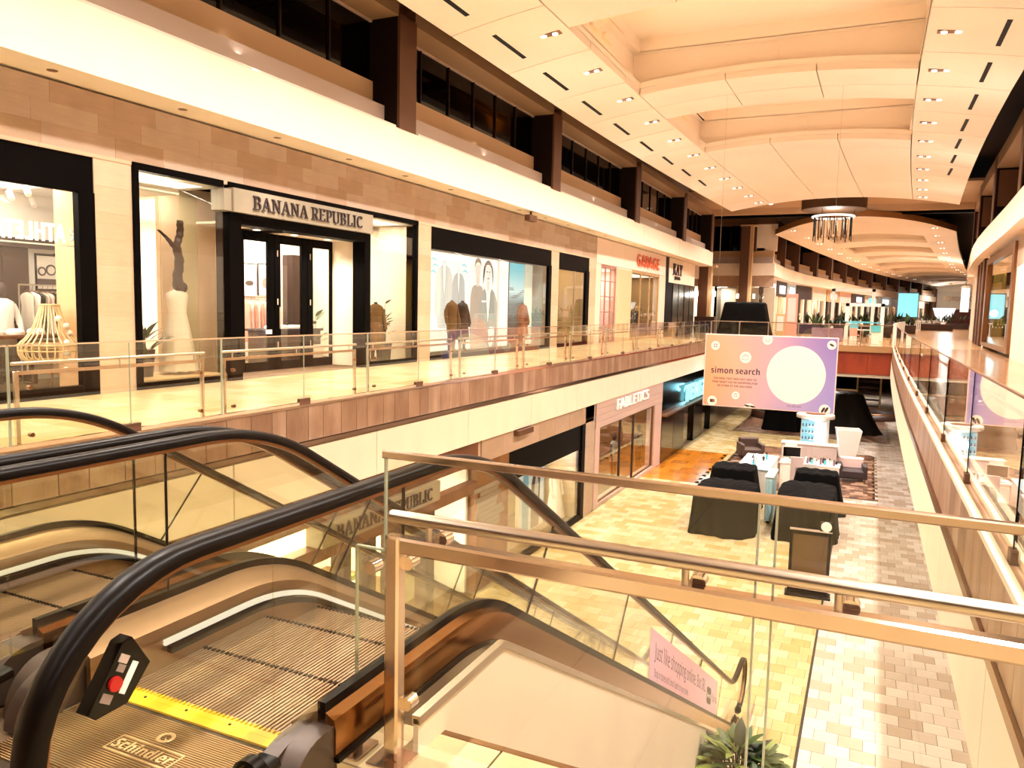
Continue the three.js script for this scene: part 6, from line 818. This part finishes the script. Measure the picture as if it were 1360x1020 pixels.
// ===== second vaulted ceiling, far left wall, end wall =====
const c2 = z => { const P = [[-60, -1.3], [-67, -1.0], [-86, 0.9], [-119, 4.6], [-150, 10], [-190, 20]]; for (let i = 0; i < P.length - 1; i++) if (z <= P[i][0] && z >= P[i + 1][0]) return lerp(P[i][1], P[i + 1][1], (z - P[i][0]) / (P[i + 1][0] - P[i][0])); return z > -60 ? -1.3 : 20; };
{
  const v = thing('ceiling', 'second vaulted cream ceiling curving away beyond the crossing', 'ceiling', [0, 0, 0], 0, undefined, 'structure');
  const pan = (u0, u1, z0, z1, bow = 0) => { const f = (u, w, t) => { const uu = lerp(u0, u1, u), zz = lerp(z0, z1, w) - (w === 0 ? bow * (uu / 6.4) ** 2 : 0); return [c2(zz) + uu, vault(uu) - 0.1 + t, zz]; }; const n = 6, m = Math.max(1, Math.round(Math.abs(z1 - z0) / 6)); return mg([grid((a, b) => f(a, 1 - b, 0), n, m), grid((a, b) => f(a, b, 0.25), n, m), grid((a, b) => f(a, 0, b * 0.25), n, 1), grid((a, b) => f(1 - a, 1, b * 0.25), n, 1), grid((a, b) => f(0, 1 - a, b * 0.25), m, 1), grid((a, b) => f(1, a, b * 0.25), m, 1)]); };
  part(v, 'ceiling_panel', pan(-6.4, 6.4, -61, -74, 5.5), MT.ceil);
  part(v, 'front_edge', grid((a, b) => { const u = lerp(-6.42, 6.42, a), z = -60.95 - 5.5 * (u / 6.4) ** 2; return [c2(z) + u, vault(u) - 0.12 + b * 0.42, z]; }, 24, 1), new THREE.MeshStandardMaterial({ color: 0x8a5a2a, roughness: 0.6, side: THREE.DoubleSide }));
  for (let z = -74; z > -180; z -= 13) { for (const [a, b] of [[-6.4, -3.9], [3.9, 6.4]]) part(v, 'ceiling_panel', pan(a, b, z, z - 12.98), MT.ceil); part(v, 'cross_panel', pan(-3.9, 3.9, z - 7.5, z - 12.98), MT.ceil); const m = c2(z - 3.7); part(v, 'bay_box', mg([bx(m - 5, m + 5, 9.5, 9.6, z + 0.3, z - 7.8), bx(m - 5, m + 5, 8.5, 9.6, z - 7.8, z - 7.9), bx(m - 5, m + 5, 8.5, 9.6, z + 0.4, z + 0.3), bx(m - 4.6, m - 4.5, 8.2, 9.6, z + 0.3, z - 7.8), bx(m + 4.5, m + 4.6, 8.2, 9.6, z + 0.3, z - 7.8)]), MT.cofferTop); }
  for (let z = -66; z > -176; z -= 6.5) for (const s of [-1, 1]) { const u = s * 5, x = c2(z) + u, d = thing('downlight', s < 0 ? 'small downlight in the second ceiling nearer the distant shops' : 'small downlight in the second ceiling over the far railing', 'lamp', [x, vault(5) - 0.1, z], 0, s < 0 ? 'shop side downlights of the second ceiling' : 'railing side downlights of the second ceiling'); part(d, 'housing', cb(0.6, 0.02, 0.22, 0, -0.012, 0), MT.bronze); for (const q of [-0.15, 0.15]) part(d, 'lamp', cyl(0.08, 0.08, 0.03, 10, q, -0.04, 0), MT.lampGlow); if (z > -140 && s < 0) spot(WARM, LV.spot * 2.4, [x + 3, vault(2) - 0.3, z], [x + 3, 0, z], 1.25, 0.6, 8); }
  struct('ceiling', bx(-25, 45, 10.7, 10.9, -75, -215), MT.roof, 'dark roof beyond the crossing', 'ceiling');
  const FL = [[-7.6, -68], [-7.5, -79], [-6.6, -91], [-4.1, -109], [-1.4, -129], [3, -150], [7.5, -170], [13, -192]];
  const at = s => { const i = Math.min(FL.length - 2, Math.floor(s)), f = s - i; return [lerp(FL[i][0], FL[i + 1][0], f), lerp(FL[i][1], FL[i + 1][1], f)]; };
  const fs = (s0, s1, d0, d1, y0, y1) => { const a = at(s0), b = at(s1); return polyY([[a[0] - d1, a[1]], [a[0] - d0, a[1]], [b[0] - d0, b[1]], [b[0] - d1, b[1]]], y0, y1 - y0); };
  const n = FL.length - 1, seg = (d0, d1, y0, y1) => mg(Array.from({ length: n }, (_, i) => fs(i, i + 1, d0, d1, y0, y1)));
  const bk = struct('trim', seg(0, 1.2, 4.7, 5.8), MT.cream, 'far cream bulkhead curving along the distant shops', 'bulkhead'); part(bk, 'ledge', seg(0.4, 1.3, 5.8, 6.35), MT.ledgeLav); part(bk, 'ledge', seg(0.75, 1.4, 6.35, 6.95), MT.ledgeTan);
  struct('wall_left', [seg(1.6, 2, 5.8, 10.7), seg(4.5, 4.7, 0, 4.7)], MT.darkGlass, 'dark wall behind the distant clerestory', 'wall'); struct('ceiling', seg(1.25, 2.95, 4.4, 4.55), MT.white, 'ceiling of the distant shops', 'ceiling');
  for (let s = 0.02; s < 6.6; s += s < 2 ? 0.75 : 0.5) { const p = struct('wall_left', fs(s, s + 0.045, 0.02, 1.6, 5.8, 8.6), MT.pier, 'brown pier of the distant clerestory', 'pier'); p.userData.group = 'distant clerestory piers'; }
  // distant shop fronts
  const cols = [MT.charcoal, MT.offwhite, MT.darkWood, MT.bluish, MT.charcoal, MT.offwhite, MT.tan, MT.pinkLight, MT.darkWood, MT.white, MT.bluish, MT.offwhite, MT.tan, MT.white], sg = [null, 0xf4f8ff, 0xffffff, 0xcfe6ff, null, null, 0xffb0a8, null, 0xf8fcff, 0x6fd8e8, 0xf8fcff, null, 0xffffff, null], nm = ['black fronted', 'white lit', 'dark brown', 'pale blue', 'charcoal', 'cream', 'coral signed', 'rose', 'brown', 'wide white', 'cyan screened', 'plain cream', 'tan', 'last white'];
  for (let k = 0; k < 14; k++) {
    const s0 = 0.1 + k * 0.47, s1 = s0 + 0.44, t = thing('distant_shop', nm[k] + ' shop front on the distant upper level', 'shop'); if (s1 > 6.9) continue;
    part(t, 'header', fs(s0, s1, 0.95, 1.2, 3.2, 4.7), cols[k]); for (const [a, b] of [[s0, s0 + 0.05], [s1 - 0.05, s1], [(s0 + s1) / 2 - 0.02, (s0 + s1) / 2 + 0.02]]) part(t, 'post', fs(a, b, 0.95, 1.15, 0, 3.2), k % 3 ? MT.cream : MT.pierDark); part(t, 'pane', fs(s0 + 0.05, s1 - 0.05, 1.1, 1.11, 0.1, 3.2), MT.glass); part(t, 'back', fs(s0, s1, 3, 3.1, 0, 4.6), [MT.tan, MT.brownWall, MT.offwhite, MT.darkWood][k % 4]);
    for (let q = 0; q < 3; q++) part(t, 'display', fs(lerp(s0, s1, 0.2 + q * 0.28), lerp(s0, s1, 0.3 + q * 0.28), 1.5, 1.9, 0, 1.6 + (q % 2) * 0.5), [MT.charcoal, MT.white, MT.pink, MT.bluish, MT.tan][(k + q) % 5]);
    if (sg[k]) part(t, 'sign_light', fs(lerp(s0, s1, 0.25), lerp(s0, s1, 0.75), 0.85, 0.95, 3.5, 4.3), glow(sg[k], 1.6)); const a = at((s0 + s1) / 2); if (k % 2 === 0 || k < 4) point(SOFT, 24, [a[0] - 2.0, 3.6, a[1]], 15);
  }
  const ew = struct('wall_end', [bx(4, 40, 0, 10.7, -192.5, -192)], MT.cream, 'cream end wall of the hall', 'wall'); for (let x = 9; x < 24; x += 3.2) part(ew, 'panel', cbx(x, x + 3.1, 1, 7, -192, -191.9, 0.05), MT.offwhite); const lt = text3('NORDSTROM', sans, 0.9, 0.1, 6.5); lt.translate(17.3, 5.5, -191.8); part(ew, 'lettering', lt, MT.bronze); part(ew, 'arched_door', polyZ([[15, 0], [21, 0], [21, 3.0], [18.5, 3.5], [15, 2.9]], -191.9, 0.2), std(0x5a1d0c, 0.6)); for (const x of [10.4, 12.0]) part(ew, 'pilaster', cyl(0.7, 0.7, 7.5, 20, x, 0, -190.5), MT.pier); point(SOFT, 90, [14, 5, -180], 20);
  struct('wall_right', [bx(34, 34.5, 0, 10.7, -130, -215)], MT.cream, 'cream side wall near the end of the hall', 'wall');
}
// ===== things on the bridge and the far concourse =====
{
  drape('draped_kiosk', 'large black sheet over a kiosk on the bridge behind the banner', [-6.75, 0, -47.5], 0, 3.3, 2.6, 2.15, 2.3, 1.9, MT.cloth);
  const bush = (label, x, z, w, d, h, group, bm = MT.darkWood) => { const t = thing('planter_box', label, 'planter', [x, 0, z], 0, group); part(t, 'box', cbx(-w / 2, w / 2, 0, 0.75, -d / 2, d / 2, 0.02), bm); for (let i = 0; i < 42; i++) { const o = part(t, 'leaf', i % 2 ? lgBig : lgLong, [MT.leafDark, MT.leafDark, MT.leaf][i % 3]); o.position.set(rnd(-w / 2, w / 2), 0.72 + rnd(0, h * 0.4), rnd(-d / 2, d / 2)); o.rotation.set(rnd(0.1, 0.9), rnd(0, 6.28), 0); o.scale.setScalar(rnd(0.7, 1.1)); } return t; };
  bush('purple planter box of dark plants on the bridge', -2.3, -50, 1.7, 0.8, 0.7, undefined, MT.purple); bush('planter box of dark plants farther along the concourse', -0.2, -62, 3.2, 0.8, 1.2); bush('long planter of dark plants before the distant shops', -3.5, -66, 4, 0.9, 1.3); bush('planter of dark plants by the far railing', 2.2, -78, 3, 0.9, 1.2); bush('far planter below the white lamp', 6.2, -100, 4.5, 1, 1.6); bush('last planter before the end wall', 9.5, -118, 4.5, 1, 1.6);
  const totem = (label, x, z, w, h, m) => { const t = thing('info_pillar', label, 'pillar', [x, 0, z]); part(t, 'body', cbx(-w / 2, w / 2, 0, h, -0.12, 0.12, 0.02), m); part(t, 'panel', cbx(-w * 0.35, w * 0.35, h * 0.35, h * 0.9, 0.12, 0.135, 0.006), MT.pinkLight); part(t, 'foot', cbx(-w * 0.6, w * 0.6, 0, 0.06, -0.25, 0.25, 0.01), m); };
  totem('tan information pillar beside the black sheet on the bridge', -4.75, -47.5, 0.5, 1.55, MT.tan); totem('taller rose pillar behind the bridge railing', -4.9, -56, 0.75, 2.9, MT.pink);
  const chair = (label, x, z, ry, m, group) => { const t = thing('cafe_chair', label, 'chair', [x, 0, z], ry, group); part(t, 'seat', loft([ring(0.42, 0.24, 0.24), ring(0.47, 0.25, 0.25)]), m); part(t, 'backrest', grid((u, v) => { const a = lerp(-1.1, 1.1, u); return [0.26 * Math.sin(a), 0.45 + 0.4 * v, -0.26 * Math.cos(a)]; }, 8, 2), new THREE.MeshStandardMaterial({ color: m.color, roughness: 0.6, side: THREE.DoubleSide })); for (const [p, q] of [[-0.17, -0.17], [0.17, -0.17], [-0.17, 0.17], [0.17, 0.17]]) part(t, 'leg', rod([p * 1.2, 0, q * 1.2], [p, 0.43, q], 0.015), MT.steel); };
  for (const [x, z, ry, m, lb] of [[-0.75, -47, 2.6, MT.pink, 'rose cafe chair by the bridge railing'], [0.15, -48.2, -1, MT.bluish, 'pale cafe chair beside the rose chair'], [-0.1, -51, 1, MT.leafDark, 'green cafe chair under the white frame']]) chair(lb, x, z, ry, m);
  const tb = thing('cafe_table', 'small round cafe table between the bridge chairs', 'table', [-0.35, 0, -48]); part(tb, 'top', cyl(0.4, 0.4, 0.03, 24, 0, 0.72, 0), MT.white); part(tb, 'stem', cyl(0.035, 0.03, 0.72, 12, 0, 0, 0), MT.steel); part(tb, 'base', cyl(0.25, 0.22, 0.03, 20, 0, 0, 0), MT.steel);
  for (const [x, z, w, h, lb] of [[-0.35, -53, 2.0, 2.3, 'white portal frame over the cafe seats'], [-1.2, -60, 2.6, 3.4, 'tall pale kiosk frame behind the cafe seats']]) { const f = thing('portal_frame', lb, 'frame', [x, 0, z]); for (const s of [-1, 1]) part(f, 'post', cb(0.22, h, 0.2, s * w / 2, h / 2, 0), MT.white); part(f, 'beam', cb(w + 0.22, 0.2, 0.2, 0, h - 0.1, 0), MT.white); part(f, 'shelf', cb(w, 0.06, 0.3, 0, 1.1, 0), MT.cyan); }
  for (const [x, z, lb] of [[0.3, -46.6, 'cyan box on the bridge by the curved far railing'], [-0.9, -52, 'cyan box beside the white portal frame']]) { const b = thing('cyan_box', lb, 'box', [x, 0, z]); part(b, 'box', cbx(-0.25, 0.25, 0.65, 1.05, -0.2, 0.2, 0.02), MT.cyan); part(b, 'stand', cb(0.4, 0.65, 0.3, 0, 0.325, 0), MT.white); }
  const sc = thing('lit_screen', 'cyan lit screen standing before the distant shops', 'screen', [pix(1206, 400, 'z', -86)[0], 0, -86]); part(sc, 'case', cbx(-0.95, 0.95, 1.4, 3.9, -0.1, 0.1, 0.03), MT.charcoal); part(sc, 'screen_light', bx(-0.88, 0.88, 1.5, 3.8, 0.1, 0.11), glow(0x7fd8e4, 1.3)); part(sc, 'stand', cb(1.2, 1.4, 0.5, 0, 0.7, 0), MT.charcoal); point(0xa8ecf4, 10, [pix(1206, 400, 'z', -86)[0], 2, -84.5], 15);
  const wl = thing('glowing_bowl_lamp', 'white glowing bowl lamp on the far concourse', 'lamp', [pix(1253, 424, 'z', -104)[0], 1.1, -104]); part(wl, 'bowl', loft([ring(0, 0.3, 0.3), ring(0.6, 0.9, 0.9), ring(1.5, 1.2, 1.2), ring(1.5, 1.0, 1.0)]), glow(0xffffff, 1.1)); part(wl, 'stem', cyl(0.3, 0.2, 1.1, 16, 0, -1.1, 0), MT.white); point(SOFT, 60, [8, 4, -103], 20);
  const fr = thing('far_guardrail', 'curved white posted railing along the far walkway', 'railing'); for (let z = -46, i = 0; z > -120; z -= 1.6, i++) { const x = 1.15 + Math.pow((-43 - z) / 40, 1.8) * 2.2; part(fr, 'post', cb(0.06, 1.05, 0.06, x, 0.525, z), MT.white); const z2 = z - 1.6, x2 = 1.15 + Math.pow((-43 - z2) / 40, 1.8) * 2.2; part(fr, 'rail', rod([x, 1.05, z], [x2, 1.05, z2], 0.03, 6), MT.white); part(fr, 'glass_pane', polyY([[x - 0.005, z - 0.05], [x + 0.005, z - 0.05], [x2 + 0.005, z2 + 0.05], [x2 - 0.005, z2 + 0.05]], 0.1, 0.9), MT.glass); }
}
renderer.render(scene, camera);
